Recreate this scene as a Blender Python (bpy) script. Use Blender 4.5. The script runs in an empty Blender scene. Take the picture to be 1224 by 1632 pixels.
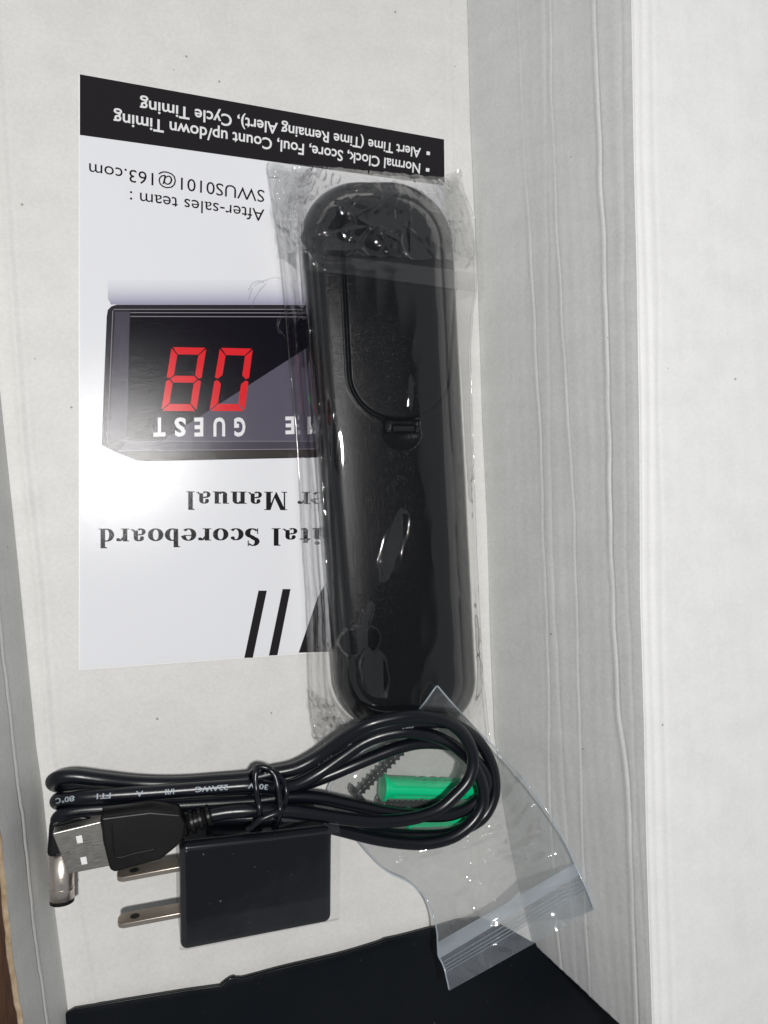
import bpy, bmesh, math, random
from mathutils import Vector, Matrix, noise
random.seed(7)
SC = bpy.context.scene
COL = SC.collection
MM = 0.001
# ------------------------------------------------------------------ camera
F, CX, CY, CAMH = 1225.0, 612.0, 816.0, 245.0
nd = Vector((220 - CX, 850 - CY, F)).normalized()          # straight down, in camera axes (x right, y down, z forward)
ax = Vector((0.09, 1.0, 0.0)); ax = (ax - nd * ax.dot(nd)).normalized()
WZ = -nd; WY = -ax; WX = WY.cross(WZ)
def c2w(v): return Vector((v.dot(WX), v.dot(WY), v.dot(WZ)))
cam_d = bpy.data.cameras.new('camera'); cam = bpy.data.objects.new('camera', cam_d); COL.objects.link(cam)
cam_d.sensor_fit = 'HORIZONTAL'; cam_d.sensor_width = 36; cam_d.lens = 36 * F / 1224
cam_d.clip_start = 0.005; cam_d.clip_end = 60
r_, u_, b_ = c2w(Vector((1, 0, 0))), c2w(Vector((0, -1, 0))), c2w(Vector((0, 0, -1)))
cam.matrix_world = Matrix(((r_.x, u_.x, b_.x, 0), (r_.y, u_.y, b_.y, 0), (r_.z, u_.z, b_.z, CAMH * MM), (0, 0, 0, 1)))
SC.camera = cam
def P(x, y, z=0.0):
    """photo direction -> the point of that line at height z (mm)"""
    d = c2w(Vector(((x - CX) / F, (y - CY) / F, 1.0)))
    t = (z - CAMH) / d.z
    return Vector((d.x * t, d.y * t, z))
# ------------------------------------------------------------------ light
w = bpy.data.worlds.new('World'); SC.world = w; w.use_nodes = True
bg = w.node_tree.nodes['Background']; bg.inputs[0].default_value = (.93, .97, 1, 1); bg.inputs[1].default_value = 1.0
wt = w.node_tree; tc = wt.nodes.new('ShaderNodeTexCoord'); sx = wt.nodes.new('ShaderNodeSeparateXYZ'); rp = wt.nodes.new('ShaderNodeValToRGB')   # dim room-like ramp; sharp dark zone overhead shaped for the film's grey reflections
e_ = rp.color_ramp.elements; e_[0].position = 0; e_[0].color = (.24, .25, .265, 1); e_[1].position = .9; e_[1].color = (.035, .038, .045, 1)
q_ = e_.new(.865); q_.color = (.25, .26, .275, 1)
wt.links.new(tc.outputs['Generated'], sx.inputs[0]); wt.links.new(sx.outputs[2], rp.inputs[0]); wt.links.new(rp.outputs[0], bg.inputs[0])
# one small bright lamp a little above and behind the phone
LH = 620.0
g = P(180, 728, 1.5); k_ = (LH + CAMH) / CAMH
ll = bpy.data.lights.new('lamp', 'AREA'); ll.shape = 'DISK'; ll.size = .028; ll.energy = 3.7; ll.color = (1, .985, .965)
lo_ = bpy.data.objects.new('lamp', ll); COL.objects.link(lo_); lo_.location = (g.x * k_ * MM, g.y * k_ * MM, LH * MM)
lo_.rotation_euler = (Vector((lo_.location.x - .03, lo_.location.y, LH * MM))).to_track_quat('Z', 'Y').to_euler()
SC.view_settings.view_transform = 'Standard'; SC.view_settings.look = 'None'; SC.view_settings.gamma = 1
SC.view_settings.exposure = -0.23
SC.cycles.transparent_max_bounces = 24; SC.cycles.max_bounces = 12; SC.cycles.sample_clamp_indirect = 6
# ------------------------------------------------------------------ materials
def lin(r, g, b):
    f = lambda v: (v / 255 / 12.92) if v / 255 <= .04045 else ((v / 255 + .055) / 1.055) ** 2.4
    return (f(r), f(g), f(b), 1)
class N:
    def __init__(s, name):
        s.m = bpy.data.materials.new(name); s.m.use_nodes = True; s.t = s.m.node_tree
        s.b = s.t.nodes['Principled BSDF']; s.out = s.t.nodes['Material Output']
        s.tc = s.t.nodes.new('ShaderNodeTexCoord')
    def n(s, typ, **kw):
        o = s.t.nodes.new(typ)
        for k, v in kw.items():
            if k in o.inputs: o.inputs[k].default_value = v
            else: setattr(o, k, v)
        return o
    def l(s, a, b): s.t.links.new(a, b)
    def noise(s, scale, detail=4, rough=.6, stretch=None, dist=0):
        o = s.n('ShaderNodeTexNoise', Scale=scale, Detail=detail, Roughness=rough, Distortion=dist)
        if stretch:
            mp = s.n('ShaderNodeMapping'); mp.inputs['Scale'].default_value = stretch
            s.l(s.tc.outputs['Object'], mp.inputs['Vector']); s.l(mp.outputs[0], o.inputs['Vector'])
        else: s.l(s.tc.outputs['Object'], o.inputs['Vector'])
        return o
    def ramp(s, src, stops):
        o = s.n('ShaderNodeValToRGB'); e = o.color_ramp.elements
        e[0].position, e[0].color = stops[0]; e[1].position, e[1].color = stops[-1]
        for p, cc in stops[1:-1]:
            q = e.new(p); q.color = cc
        s.l(src, o.inputs[0]); return o
    def mix(s, fac, a, b, mode='MIX'):
        o = s.n('ShaderNodeMix', data_type='RGBA', blend_type=mode)
        for i, v in ((0, fac), (6, a), (7, b)):
            if hasattr(v, 'is_output'): s.l(v, o.inputs[i])
            else: o.inputs[i].default_value = v
        return o.outputs[2]
    def bump(s, hs, strength, dist, prev=None):
        o = s.n('ShaderNodeBump', Strength=strength, Distance=dist); s.l(hs, o.inputs['Height'])
        if prev: s.l(prev, o.inputs['Normal'])
        return o.outputs[0]
def g1(v): return (v, v, v, 1)
def card_mat(name, base, stripes=0.0):
    k = N(name)
    a = k.noise(90, 5, .6); b = k.noise(900, 3, .7); d = k.noise(35, 2, .5, (1, 4, 1))
    v = k.ramp(a.outputs[0], [(.3, tuple(x * .96 for x in base[:3]) + (1,)), (.7, tuple(min(1, x * 1.03) for x in base[:3]) + (1,))])
    cc = k.mix(.25, v.outputs[0], k.ramp(b.outputs[0], [(.35, g1(.42)), (.65, g1(.86))]).outputs[0], 'SOFT_LIGHT')
    cc = k.mix(.3, cc, k.ramp(d.outputs[0], [(.35, g1(.44)), (.7, g1(.6))]).outputs[0], 'SOFT_LIGHT')
    sp = k.n('ShaderNodeTexVoronoi', Scale=120.0); k.l(k.tc.outputs['Object'], sp.inputs['Vector'])
    ns = k.noise(61, 0, .5); 
    sm = k.n('ShaderNodeMath', operation='LESS_THAN'); k.l(sp.outputs['Distance'], sm.inputs[0]); sm.inputs[1].default_value = .045
    sn = k.n('ShaderNodeMath', operation='GREATER_THAN'); k.l(ns.outputs[0], sn.inputs[0]); sn.inputs[1].default_value = .6
    mm = k.n('ShaderNodeMath', operation='MULTIPLY'); k.l(sm.outputs[0], mm.inputs[0]); k.l(sn.outputs[0], mm.inputs[1])
    m2 = k.n('ShaderNodeMath', operation='MULTIPLY'); k.l(mm.outputs[0], m2.inputs[0]); m2.inputs[1].default_value = .6
    cc = k.mix(m2.outputs[0], cc, (.12, .1, .08, 1))
    k.l(cc, k.b.inputs['Base Color'])
    k.b.inputs['Roughness'].default_value = .55; k.b.inputs['Specular IOR Level'].default_value = .35
    bp = k.bump(b.outputs[0], .25, .0002)
    bp = k.bump(a.outputs[0], .35, .0006, bp)
    if stripes:
        w_ = k.noise(330, 2, .5, (1, .02, 1)); bp = k.bump(w_.outputs[0], stripes, .0005, bp)
    k.l(bp, k.b.inputs['Normal'])
    return k.m
M = {}
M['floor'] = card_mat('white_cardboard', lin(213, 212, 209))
M['wall'] = card_mat('white_cardboard_wall_shaded', lin(199, 200, 198), .06)  # same cardboard made darker: the walls' shade is put into the colour
M['flap'] = card_mat('white_cardboard_flap_lit', lin(229, 229, 228), .16)  # same cardboard made lighter: the flap's brighter light is put into the colour
def tan_mat():
    k = N('kraft_edge'); a = k.noise(300, 4, .6)
    k.l(k.ramp(a.outputs[0], [(.3, (.26, .18, .1, 1)), (.7, (.45, .35, .24, 1))]).outputs[0], k.b.inputs['Base Color'])
    k.b.inputs['Roughness'].default_value = .85; k.l(k.bump(a.outputs[0], .6, .0006), k.b.inputs['Normal']); return k.m
M['tan'] = tan_mat()
def wood_mat():
    k = N('brown_wood'); a = k.noise(90, 6, .65, (3, .4, 1), 1.0)
    k.l(k.ramp(a.outputs[0], [(.25, (.035, .015, .007, 1)), (.5, (.05, .022, .01, 1)), (.8, (.12, .055, .025, 1))]).outputs[0], k.b.inputs['Base Color'])
    k.b.inputs['Roughness'].default_value = .45; k.l(k.bump(a.outputs[0], .4, .001), k.b.inputs['Normal']); return k.m
M['wood'] = wood_mat()
def plastic(name, col, rough, bscale=0, bstr=.3, bdist=.0001, spec=.5, coat=0):
    k = N(name); k.b.inputs['Base Color'].default_value = col if len(col) == 4 else (*col, 1)
    a = k.noise(60, 4, .6)
    mr = k.n('ShaderNodeMapRange'); mr.inputs[3].default_value = rough * .8; mr.inputs[4].default_value = min(1, rough * 1.25)
    k.l(a.outputs[0], mr.inputs[0]); k.l(mr.outputs[0], k.b.inputs['Roughness'])
    k.b.inputs['Specular IOR Level'].default_value = spec; k.b.inputs['Coat Weight'].default_value = coat
    if bscale:
        q = k.noise(bscale, 2, .6); k.l(k.bump(q.outputs[0], bstr, bdist), k.b.inputs['Normal'])
    return k.m
M['remote'] = plastic('black_textured_plastic', (.004, .0045, .0055), .2, 3200, .8, .0001, .2)
M['latch'] = plastic('black_smooth_plastic', (.013, .014, .015), .2)
M['pit'] = plastic('black_recess', (.003, .003, .003), .5)
M['cord'] = plastic('black_cable_rubber', (.0035, .0045, .008), .3, 1800, .15, .0001, .5)
M['mould'] = plastic('black_moulded_plastic', (.0045, .0045, .005), .38, 1500, .25, .0001, .35)
M['adapter'] = plastic('black_glossy_plastic', (.006, .007, .0095), .16, 300, .1, .0001, .3)
M['green'] = plastic('green_nylon', (.0, .55, .23), .35, 700, .2, .0002)
M['screw'] = plastic('black_oxide_steel', (.004, .005, .006), .3, spec=.3)
M['white'] = plastic('white_plastic', (.8, .8, .8), .4)
M['ink'] = plastic('grey_print_ink', (.33, .38, .42), .5)
def board_mat():
    k = N('black_laminate')
    k.b.inputs['Base Color'].default_value = (.004, .0055, .008, 1); k.b.inputs['Specular IOR Level'].default_value = .25
    a = k.noise(40, 4, .6); k.l(k.ramp(a.outputs[0], [(.3, g1(.24)), (.7, g1(.4))]).outputs[0], k.b.inputs['Roughness'])
    s = k.noise(700, 2, .5); k.l(k.ramp(s.outputs[0], [(.74, (.004, .0055, .008, 1)), (.8, (.12, .12, .12, 1))]).outputs[0], k.b.inputs['Base Color'])
    k.l(k.bump(a.outputs[0], .15, .0008), k.b.inputs['Normal']); return k.m
M['board'] = board_mat()
def metal(name, col, rough):
    k = N(name); k.b.inputs['Metallic'].default_value = 1; k.b.inputs['Base Color'].default_value = (*col, 1)
    a = k.noise(400, 3, .6, (1, 8, 1)); mr = k.n('ShaderNodeMapRange'); mr.inputs[3].default_value = rough * .7; mr.inputs[4].default_value = rough * 1.4
    k.l(a.outputs[0], mr.inputs[0]); k.l(mr.outputs[0], k.b.inputs['Roughness'])
    k.l(k.bump(a.outputs[0], .08, .0001), k.b.inputs['Normal']); return k.m
M['steel'] = metal('nickel_shell', (.55, .53, .49), .3)
M['prong'] = metal('nickel_prong', (.66, .58, .5), .34)
M['barrel'] = metal('nickel_barrel', (.8, .73, .67), .3)
def print_mat():
    k = N('glossy_print'); at = k.n('ShaderNodeVertexColor', layer_name='ink')
    k.l(at.outputs[0], k.b.inputs['Base Color']); k.b.inputs['Roughness'].default_value = .15
    k.b.inputs['Specular IOR Level'].default_value = .13
    s = k.noise(4500, 2, .7); s2 = k.noise(9, 2, .5)
    k.l(k.bump(s2.outputs[0], .12, .002, k.bump(s.outputs[0], .5, .00004)), k.b.inputs['Normal']); return k.m
M['print'] = print_mat()
def film_mat(name, refl=1.9, haze=.02, hcol=(.8, .82, .84), rough=.03, bscale=0, bstr=.2, tint=.97, bdist=.0004):
    """thin clear film: passes light straight through, mirrors by Fresnel from its two faces, a trace of milkiness"""
    k = N(name); k.t.nodes.remove(k.b)
    tr = k.n('ShaderNodeBsdfTransparent'); tr.inputs[0].default_value = (tint, tint, tint, 1)
    gl = k.n('ShaderNodeBsdfAnisotropic'); gl.inputs['Roughness'].default_value = rough
    di = k.n('ShaderNodeBsdfDiffuse'); di.inputs[0].default_value = (*hcol, 1)
    tl = k.n('ShaderNodeBsdfTranslucent'); tl.inputs[0].default_value = (*hcol, 1)
    fr = k.n('ShaderNodeFresnel', IOR=1.5)
    ge = k.n('ShaderNodeNewGeometry'); io = k.n('ShaderNodeMapRange'); io.inputs[3].default_value = 1.5; io.inputs[4].default_value = 1 / 1.5
    k.l(ge.outputs['Backfacing'], io.inputs[0]); k.l(io.outputs[0], fr.inputs['IOR'])
    ml = k.n('ShaderNodeMath', operation='MULTIPLY', use_clamp=True); k.l(fr.outputs[0], ml.inputs[0]); ml.inputs[1].default_value = refl
    m0 = k.n('ShaderNodeMixShader'); m0.inputs[0].default_value = .5; k.l(di.outputs[0], m0.inputs[1]); k.l(tl.outputs[0], m0.inputs[2])
    m1 = k.n('ShaderNodeMixShader'); m1.inputs[0].default_value = haze; k.l(tr.outputs[0], m1.inputs[1]); k.l(m0.outputs[0], m1.inputs[2])
    m2 = k.n('ShaderNodeMixShader'); k.l(ml.outputs[0], m2.inputs[0]); k.l(m1.outputs[0], m2.inputs[1]); k.l(gl.outputs[0], m2.inputs[2])
    if bscale:
        q = k.noise(bscale, 3, .55, None, .6); bo = k.bump(q.outputs[0], bstr, bdist)
        k.l(bo, gl.inputs['Normal']); k.l(bo, fr.inputs['Normal'])
    k.l(m2.outputs[0], k.out.inputs['Surface']); return k.m
M['film'] = film_mat('clear_sleeve_film', 2.1, .006, rough=.03)
M['crumple'] = film_mat('crumpled_sleeve_film', 2.2, .045, rough=.05)
M['tape'] = film_mat('clear_tape_film', 1.9, .03, rough=.08, bscale=200, bstr=.3)
M['bag'] = film_mat('clear_bag_film', 1.9, .085, hcol=(.86, .89, .9), rough=.06, bscale=45, bstr=.03, bdist=.001)
M['zip'] = film_mat('milky_zip_film_blue_sheen', 1.8, .52, hcol=(.72, .8, .88), rough=.12)  # real milkiness, plus the bluish sky reflection painted into the haze colour
M['lip'] = film_mat('milky_lip_film', 1.4, .14, hcol=(.66, .72, .8), rough=.12)
M['wrap'] = film_mat('adapter_wrap_film', 1.7, .012, rough=.06, bscale=60, bstr=.15)
# ------------------------------------------------------------------ object helpers
ORG = {}
def thing(name, label, cat, loc, group=None):
    o = bpy.data.objects.new(name, None); COL.objects.link(o); o.empty_display_size = .01
    o.location = loc * MM; o['label'] = label; o['category'] = cat
    if group: o['group'] = group
    ORG[o.name] = loc.copy(); return o
def mk(name, vs, fs, mat, parent=None, smooth=False, label=None, kind=None, cols=None):
    me = bpy.data.meshes.new(name)
    org = ORG[parent.name] if parent else Vector((0, 0, 0))
    me.from_pydata([tuple((Vector(v) - org) * MM) for v in vs], [], fs); me.update()
    o = bpy.data.objects.new(name, me); COL.objects.link(o)
    me.materials.append(mat)
    if smooth: me.polygons.foreach_set('use_smooth', [True] * len(me.polygons))
    if cols:
        at = me.color_attributes.new('ink', 'FLOAT_COLOR', 'POINT')
        flat = []
        for cc in cols: flat += list(cc)
        at.data.foreach_set('color', flat)
    if parent: o.parent = parent
    ORG[o.name] = org
    if label: o['label'] = label
    if kind: o['kind'] = kind
    return o
def fixn(o):
    bm = bmesh.new(); bm.from_mesh(o.data); bmesh.ops.recalc_face_normals(bm, faces=bm.faces); bm.to_mesh(o.data); bm.free(); return o
def bevel(o, wmm, seg=2, ang=35):
    fixn(o)
    m = o.modifiers.new('bevel', 'BEVEL'); m.width = wmm * MM; m.segments = seg; m.limit_method = 'ANGLE'; m.angle_limit = math.radians(ang)
    o.data.polygons.foreach_set('use_smooth', [True] * len(o.data.polygons))
    m.harden_normals = True
    return o
def catmull(pts, step=.6):
    pts = [Vector(p) for p in pts]; out = []
    q = [pts[0] * 2 - pts[1]] + pts + [pts[-1] * 2 - pts[-2]]
    for i in range(1, len(q) - 2):
        a, b, c_, d = q[i - 1], q[i], q[i + 1], q[i + 2]
        n = max(2, int((c_ - b).length / step))
        for j in range(n):
            t = j / n
            out.append(.5 * ((2 * b) + (c_ - a) * t + (2 * a - 5 * b + 4 * c_ - d) * t * t + (3 * b - a - 3 * c_ + d) * t ** 3))
    out.append(pts[-1]); return out
def frames(path):
    fr = []
    for i, p in enumerate(path):
        t = (path[min(i + 1, len(path) - 1)] - path[max(i - 1, 0)]).normalized()
        s = t.cross(Vector((0, 0, 1)))
        s = s.normalized() if s.length > .15 else (fr[-1][1] if fr else Vector((1, 0, 0)))
        s = (s - t * s.dot(t)).normalized()
        if fr and s.dot(fr[-1][1]) < 0: s = -s
        fr.append((t, s, s.cross(t).normalized()))
    return fr
def tube(path, r, n=16, cap=True, vs=None, fs=None, rf=None):
    vs = [] if vs is None else vs; fs = [] if fs is None else fs
    fr = frames(path); b0 = len(vs)
    for i, (p, (t, s, u)) in enumerate(zip(path, fr)):
        rr = rf(i / (len(path) - 1)) if rf else r
        for k in range(n):
            a = 2 * math.pi * k / n; vs.append(p + (s * math.cos(a) + u * math.sin(a)) * rr)
    for i in range(len(path) - 1):
        for k in range(n):
            fs.append((b0 + i * n + k, b0 + i * n + (k + 1) % n, b0 + (i + 1) * n + (k + 1) % n, b0 + (i + 1) * n + k))
    if cap:
        fs.append(tuple(b0 + k for k in range(n))[::-1]); e = b0 + (len(path) - 1) * n; fs.append(tuple(e + k for k in range(n)))
    return vs, fs
def prism(top, bot):
    n = len(top); vs = [Vector(p) for p in top] + [Vector(p) for p in bot]
    fs = [tuple(range(n)), tuple(range(2 * n - 1, n - 1, -1))] + [(i, n + i, n + (i + 1) % n, (i + 1) % n) for i in range(n)]
    return vs, fs
def pxprism(poly, zt, zb):
    t = [P(x, y, zt) for x, y in poly]; return prism(t, [Vector((v.x, v.y, zb)) for v in t])
def lerp(a, b, t): return a + (b - a) * t
def interp(tab, y):
    if y <= tab[0][0]:
        (a, b), (c_, d) = tab[0], tab[1]
    else:
        for i in range(len(tab) - 1):
            (a, b), (c_, d) = tab[i], tab[i + 1]
            if y <= c_: break
    return b + (d - b) * (y - a) / (c_ - a)
def ss(a, b, x):
    t = max(0, min(1, (x - a) / (b - a))); return t * t * (3 - 2 * t)
def nz(x, y, z=0.0): return noise.noise(Vector((x, y, z)))
def gridf(nu, nv): return [(j * (nu + 1) + i, j * (nu + 1) + i + 1, (j + 1) * (nu + 1) + i + 1, (j + 1) * (nu + 1) + i) for j in range(nv) for i in range(nu)]
# ------------------------------------------------------------------ table
tb = mk('table_top', [(-900, -900, -34), (900, -900, -34), (900, 900, -34), (-900, 900, -34), (-900, -900, -4.2), (900, -900, -4.2), (900, 900, -4.2), (-900, 900, -4.2)],
        [(4, 5, 6, 7), (3, 2, 1, 0), (0, 1, 5, 4), (1, 2, 6, 5), (2, 3, 7, 6), (3, 0, 4, 7)], M['wood'])
tb['kind'] = 'structure'
# ------------------------------------------------------------------ box
box = thing('cardboard_box', 'open white-lined cardboard box holding the booklet, remote, cable and adapter', 'box', Vector((0, 0, -3.8)))
baseR = [(-300, 737), (0, 745), (200, 750), (450, 762), (672, 769), (828, 776), (1000, 781), (1171, 788), (1300, 805), (1400, 824), (1500, 848), (1800, 930)]
foldR = [(-300, 1003), (0, 1006), (250, 1010), (450, 1015), (700, 1019), (950, 1020), (1150, 1026), (1400, 1031), (1632, 1036), (2000, 1046)]
HW = 52.0
# floor sheet with a soft crease near each side
lx, rx, by, ty = P(-90, 800).x - 8, P(800, 800).x + 6, P(400, 1900).y, P(400, -320).y
nu, nv = 300, 300; vs = []
def wallx(tab, Y):                                  # floor x of a traced edge at floor depth Y
    lo, hi = -400.0, 2100.0
    for _ in range(30):
        m_ = (lo + hi) / 2
        if P(interp(tab, m_), m_).y > Y: lo = m_
        else: hi = m_
    return P(interp(tab, m_), m_).x
BASEL = [(-300, -100), (0, -66), (626, 0), (835, 22), (986, 37), (1188, 57), (1263, 68), (1459, 88), (1602, 107), (2000, 150)]
creaseL = [(-300, -30), (400, 14), (700, 35), (950, 62), (1200, 80), (1600, 150)]
creaseR = [(-300, 712), (0, 716), (300, 722), (900, 741), (1600, 770)]
for j in range(nv + 1):
    Y = lerp(by, ty, j / nv); xl = wallx(creaseL, Y); xr = wallx(creaseR, Y); lx = wallx(BASEL, Y) - 1.2
    for i in range(nu + 1):
        X = lerp(lx, rx, i / nu)
        z = .25 * nz(X * .03, Y * .02) + .05 * nz(X * .3, Y * .12, 4)
        z += .32 * math.exp(-((X - xl) / .9) ** 2) - .25 * math.exp(-((X - xl - 2.2) / 1.1) ** 2)
        z += .35 * math.exp(-((X - xr) / .5) ** 2) - .2 * math.exp(-((X - xr + 1.3) / .8) ** 2)
        vs.append((X, Y, z - .25))
fl = mk('floor_panel', vs, gridf(nu, nv), M['floor'], box, True)
# right wall with crushed corrugation ridges
c1 = [(-300, 826), (60, 834), (300, 846), (500, 858), (700, 869), (850, 873), (1000, 881), (1300, 884), (1700, 905)]
c2 = [(-300, 880), (150, 888), (350, 896), (520, 905), (800, 922), (1000, 927), (1300, 935), (1700, 950)]
c3 = [(-300, 945), (0, 952), (150, 957), (300, 963), (430, 968), (600, 973), (800, 976), (1000, 982), (1150, 991), (1250, 1003), (1400, 1008), (1700, 1016)]
c4 = [(-300, 975), (0, 985), (400, 990), (900, 995), (1300, 1010), (1700, 1030)]
c5 = [(-300, 870), (300, 875), (600, 880), (900, 884), (1700, 930)]
y0, y1 = -260, 1501; nu, nv = 260, 220; vs = []
def wallpt(u, y, off=0):
    b = P(interp(baseR, y), y, 0); t = P(interp(foldR, y), y, HW)
    # straight rise: the top point belongs to the same slice of the wall
    t.y = b.y + (t.y - b.y) * 0
    return b.lerp(t, u)
topx = {}
for j in range(nv + 1):
    y = lerp(y0, y1, j / nv); b = P(interp(baseR, y), y, 0)
    # find the traced fold at this same depth
    lo, hi = -2500.0, 3500.0
    for _ in range(34):
        m_ = (lo + hi) / 2
        if P(interp(foldR, m_), m_, HW).y > b.y: lo = m_
        else: hi = m_
    t = P(interp(foldR, m_), m_, HW); t.y -= 9 * ss(.85, 1, j / nv)
    topx[j] = t
    d = (t - b); L = d.length; nrm = Vector((-d.z, 0, d.x)).normalized()
    # px x of this slice at each u, for the traced ridges
    for i in range(nu + 1):
        u = i / nu; p = b.lerp(t, u)
        yy = lerp(y, m_, u); xx = lerp(interp(baseR, y), interp(foldR, m_), u)
        # exact projection
        h = 0
        for cr, amp, wd in ((c1, .15, 3.0), (c2, .12, 2.6), (c3, .26, 3.4), (c4, .1, 6), (c5, .08, 5)):
            if cr is c1: k = .35 + .65 * ss(150, 450, yy)
            else: k = 1
            k *= .75 + .5 * nz(yy * .006, amp * 9)
            xc = interp(cr, yy) + 2.2 * nz(yy * .012, amp * 31)
            e = (xx - xc)
            h += amp * k * (math.exp(-(e / wd) ** 2) - 1.0 * math.exp(-((e - wd * 1.25) / (wd * .4)) ** 2) + .25 * math.tanh(e / 12))
        s_ = u * L
        h += .014 * math.sin(s_ * 1.55 + 1.6 * nz(yy * .004, 3)) * (.4 + ss(.1, .6, u)) * (1 + nz(s_ * .1, yy * .003))
        h += .35 * nz(s_ * .07, yy * .002) + .03 * nz(s_ * .35, yy * .05, 7)
        h *= ss(0, .03, u) * (1 - ss(.965, 1, u)) 
        vs.append(p + nrm * h)
WALL_END = vs[-(nu + 1)::4]
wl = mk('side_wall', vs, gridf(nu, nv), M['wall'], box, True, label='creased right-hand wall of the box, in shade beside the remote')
# flap folded outward from the right wall
nu2 = 170; vs = []
for j in range(nv + 21):
    yy = lerp(y0, y1, j / nv)
    t = topx[j] if j <= nv else topx[nv] + (P(interp(foldR, 1900), 1900, HW) - P(interp(foldR, 1700), 1700, HW)).normalized() * (j - nv) * 2.5
    for i in range(nu2 + 1):
        s_ = 75.0 * (i / nu2) ** 1.5
        h = .9 * (1 - math.exp(-s_ / .9)) + .03 * s_
        h += -.3 * math.exp(-((s_ - 3.0 - .6 * nz(yy * .004, 1)) / 1.0) ** 2) + .1 * math.exp(-((s_ - 4.6) / .9) ** 2) - .15 * math.exp(-((s_ - 6.6 - .8 * nz(yy * .005, 8)) / .8) ** 2)
        h += .3 * nz(s_ * .04, yy * .002, 5) + .05 * nz(s_ * .2, yy * .01, 2) + .012 * math.sin(s_ * 1.1 + nz(yy * .004, 9))
        h *= ss(0, .5, s_) if s_ < .5 else 1
        vs.append(Vector((t.x + s_, t.y, t.z + h)))
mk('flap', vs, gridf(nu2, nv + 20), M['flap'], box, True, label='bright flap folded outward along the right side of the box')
# left wall, slightly leaning out, with its fold line and raw kraft edge
baseL = [(-300, -100), (0, -66), (626, 0), (835, 22), (986, 37), (1188, 57), (1263, 68), (1459, 88), (1602, 107), (2000, 150)]
topL = [(-300, -190), (700, -76), (1328, 0), (1426, 11), (1524, 21), (1632, 37), (2100, 95)]
nu3, nv3 = 60, 200; vs = []; te = []
for j in range(nv3 + 1):
    y = lerp(-260, 1960, j / nv3); b = P(interp(baseL, y), y, 0)
    lo, hi = -2500.0, 3500.0
    for _ in range(34):
        m_ = (lo + hi) / 2
        if P(interp(topL, m_), m_, 30).y > b.y: lo = m_
        else: hi = m_
    t = P(interp(topL, m_), m_, 30); t.x += .5 * nz(y * .02, 2) + .25 * nz(y * .07, 6)
    te.append(t.copy())
    for i in range(nu3 + 1):
        u = i / nu3; p = b.lerp(t, u)
        h = .28 * math.exp(-((u - .5) / .012) ** 2) - .3 * math.exp(-((u - .53) / .015) ** 2) + .25 * nz(u * 3, y * .003)
        h += .008 * math.sin(u * 60)
        h *= ss(0, .04, u)
        vs.append(p + Vector((h, 0, 0)))
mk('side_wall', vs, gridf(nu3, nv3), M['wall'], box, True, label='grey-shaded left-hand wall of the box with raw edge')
vs = []; fs = []
prof = [(0, 0), (-.25, .15), (-.6, .05), (-1.0, .2), (-1.35, -.1), (-1.45, -1.2), (-1.5, -15), (-1.5, -33)]
for j, t in enumerate(te):
    for k, (dx, dz) in enumerate(prof):
        q = .18 * nz(j * .5, k * 1.7) if k < 6 else 0
        vs.append(Vector((t.x + dx + q, t.y, t.z + dz + q)))
fs = gridf(len(prof) - 1, len(te) - 1)
mk('cut_edge', vs, fs, M['tan'], box, True, label='rough brown kraft edge along the left wall')
# ------------------------------------------------------------------ black board at the near end
bb = thing('black_board', 'glossy black board lying across the bottom end of the box, nicked along its edge', 'board', P(500, 1560, 0))
edge = [(100, 1617, 1.2), (118, 1606, 1.2), (200, 1592, 1.3), (300, 1576, 1.4), (352, 1569, 1.5), (362, 1561, 1.6), (372, 1556, 1.6), (384, 1558, 1.6), (450, 1541, 1.8), (540, 1520, 2), (604, 1501, 2.1), (612, 1497, 2.1),
        (640, 1491, 2.2), (690, 1478, 2.2), (730, 1466, 2.2), (764, 1462, 2), (800, 1474, 1.8), (849, 1502, 1.3), (960, 1498, 1), (1100, 1490, .8), (1300, 1475, .6)]
nE = len(edge); vs = []; rows = 60
A = [P(x, y, z) for x, y, z in edge]
for r in range(rows + 1):
    t = (r / rows) ** 1.4
    for i, p in enumerate(A):
        q = p.copy(); q.y -= 90 * t; q.z += .5 * nz(p.x * .03, t * 5) * ss(0, .2, t) - .5 * ss(0, .03, t) * 0 - .25 * math.exp(-(t / .012) ** 2)
        vs.append(q)
bs = mk('sheet', vs, gridf(nE - 1, rows), M['board'], bb, True)
m = bs.modifiers.new('thickness', 'SOLIDIFY'); m.thickness = 1.0 * MM; m.offset = -1
v_, f_ = tube(catmull([p + Vector((0, -.2, .15)) for p in A[4:14]], 1), .55, 8); mk('folded_edge', v_, f_, M['adapter'], bb, True, label='shiny folded rim on the black sheet')
# cut end of the right wall, corner post seen from above
rowe = [p for p in WALL_END]
vs = []
for k, p in enumerate(rowe):
    q = .15 * nz(k * .4, 2)
    vs += [p + Vector((.02, .15, 0)), p + Vector((.1 + q, -.5, 0)), p + Vector((1.3, -.7 + q, 0)), p + Vector((2.6 + q, -.4, 0)), p + Vector((2.9, .8, 0))]
mk('cut_edge', vs, gridf(4, len(rowe) - 1), M['flap'], box, True, label='pale cut end of the right-hand wall in the lower corner')
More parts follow.
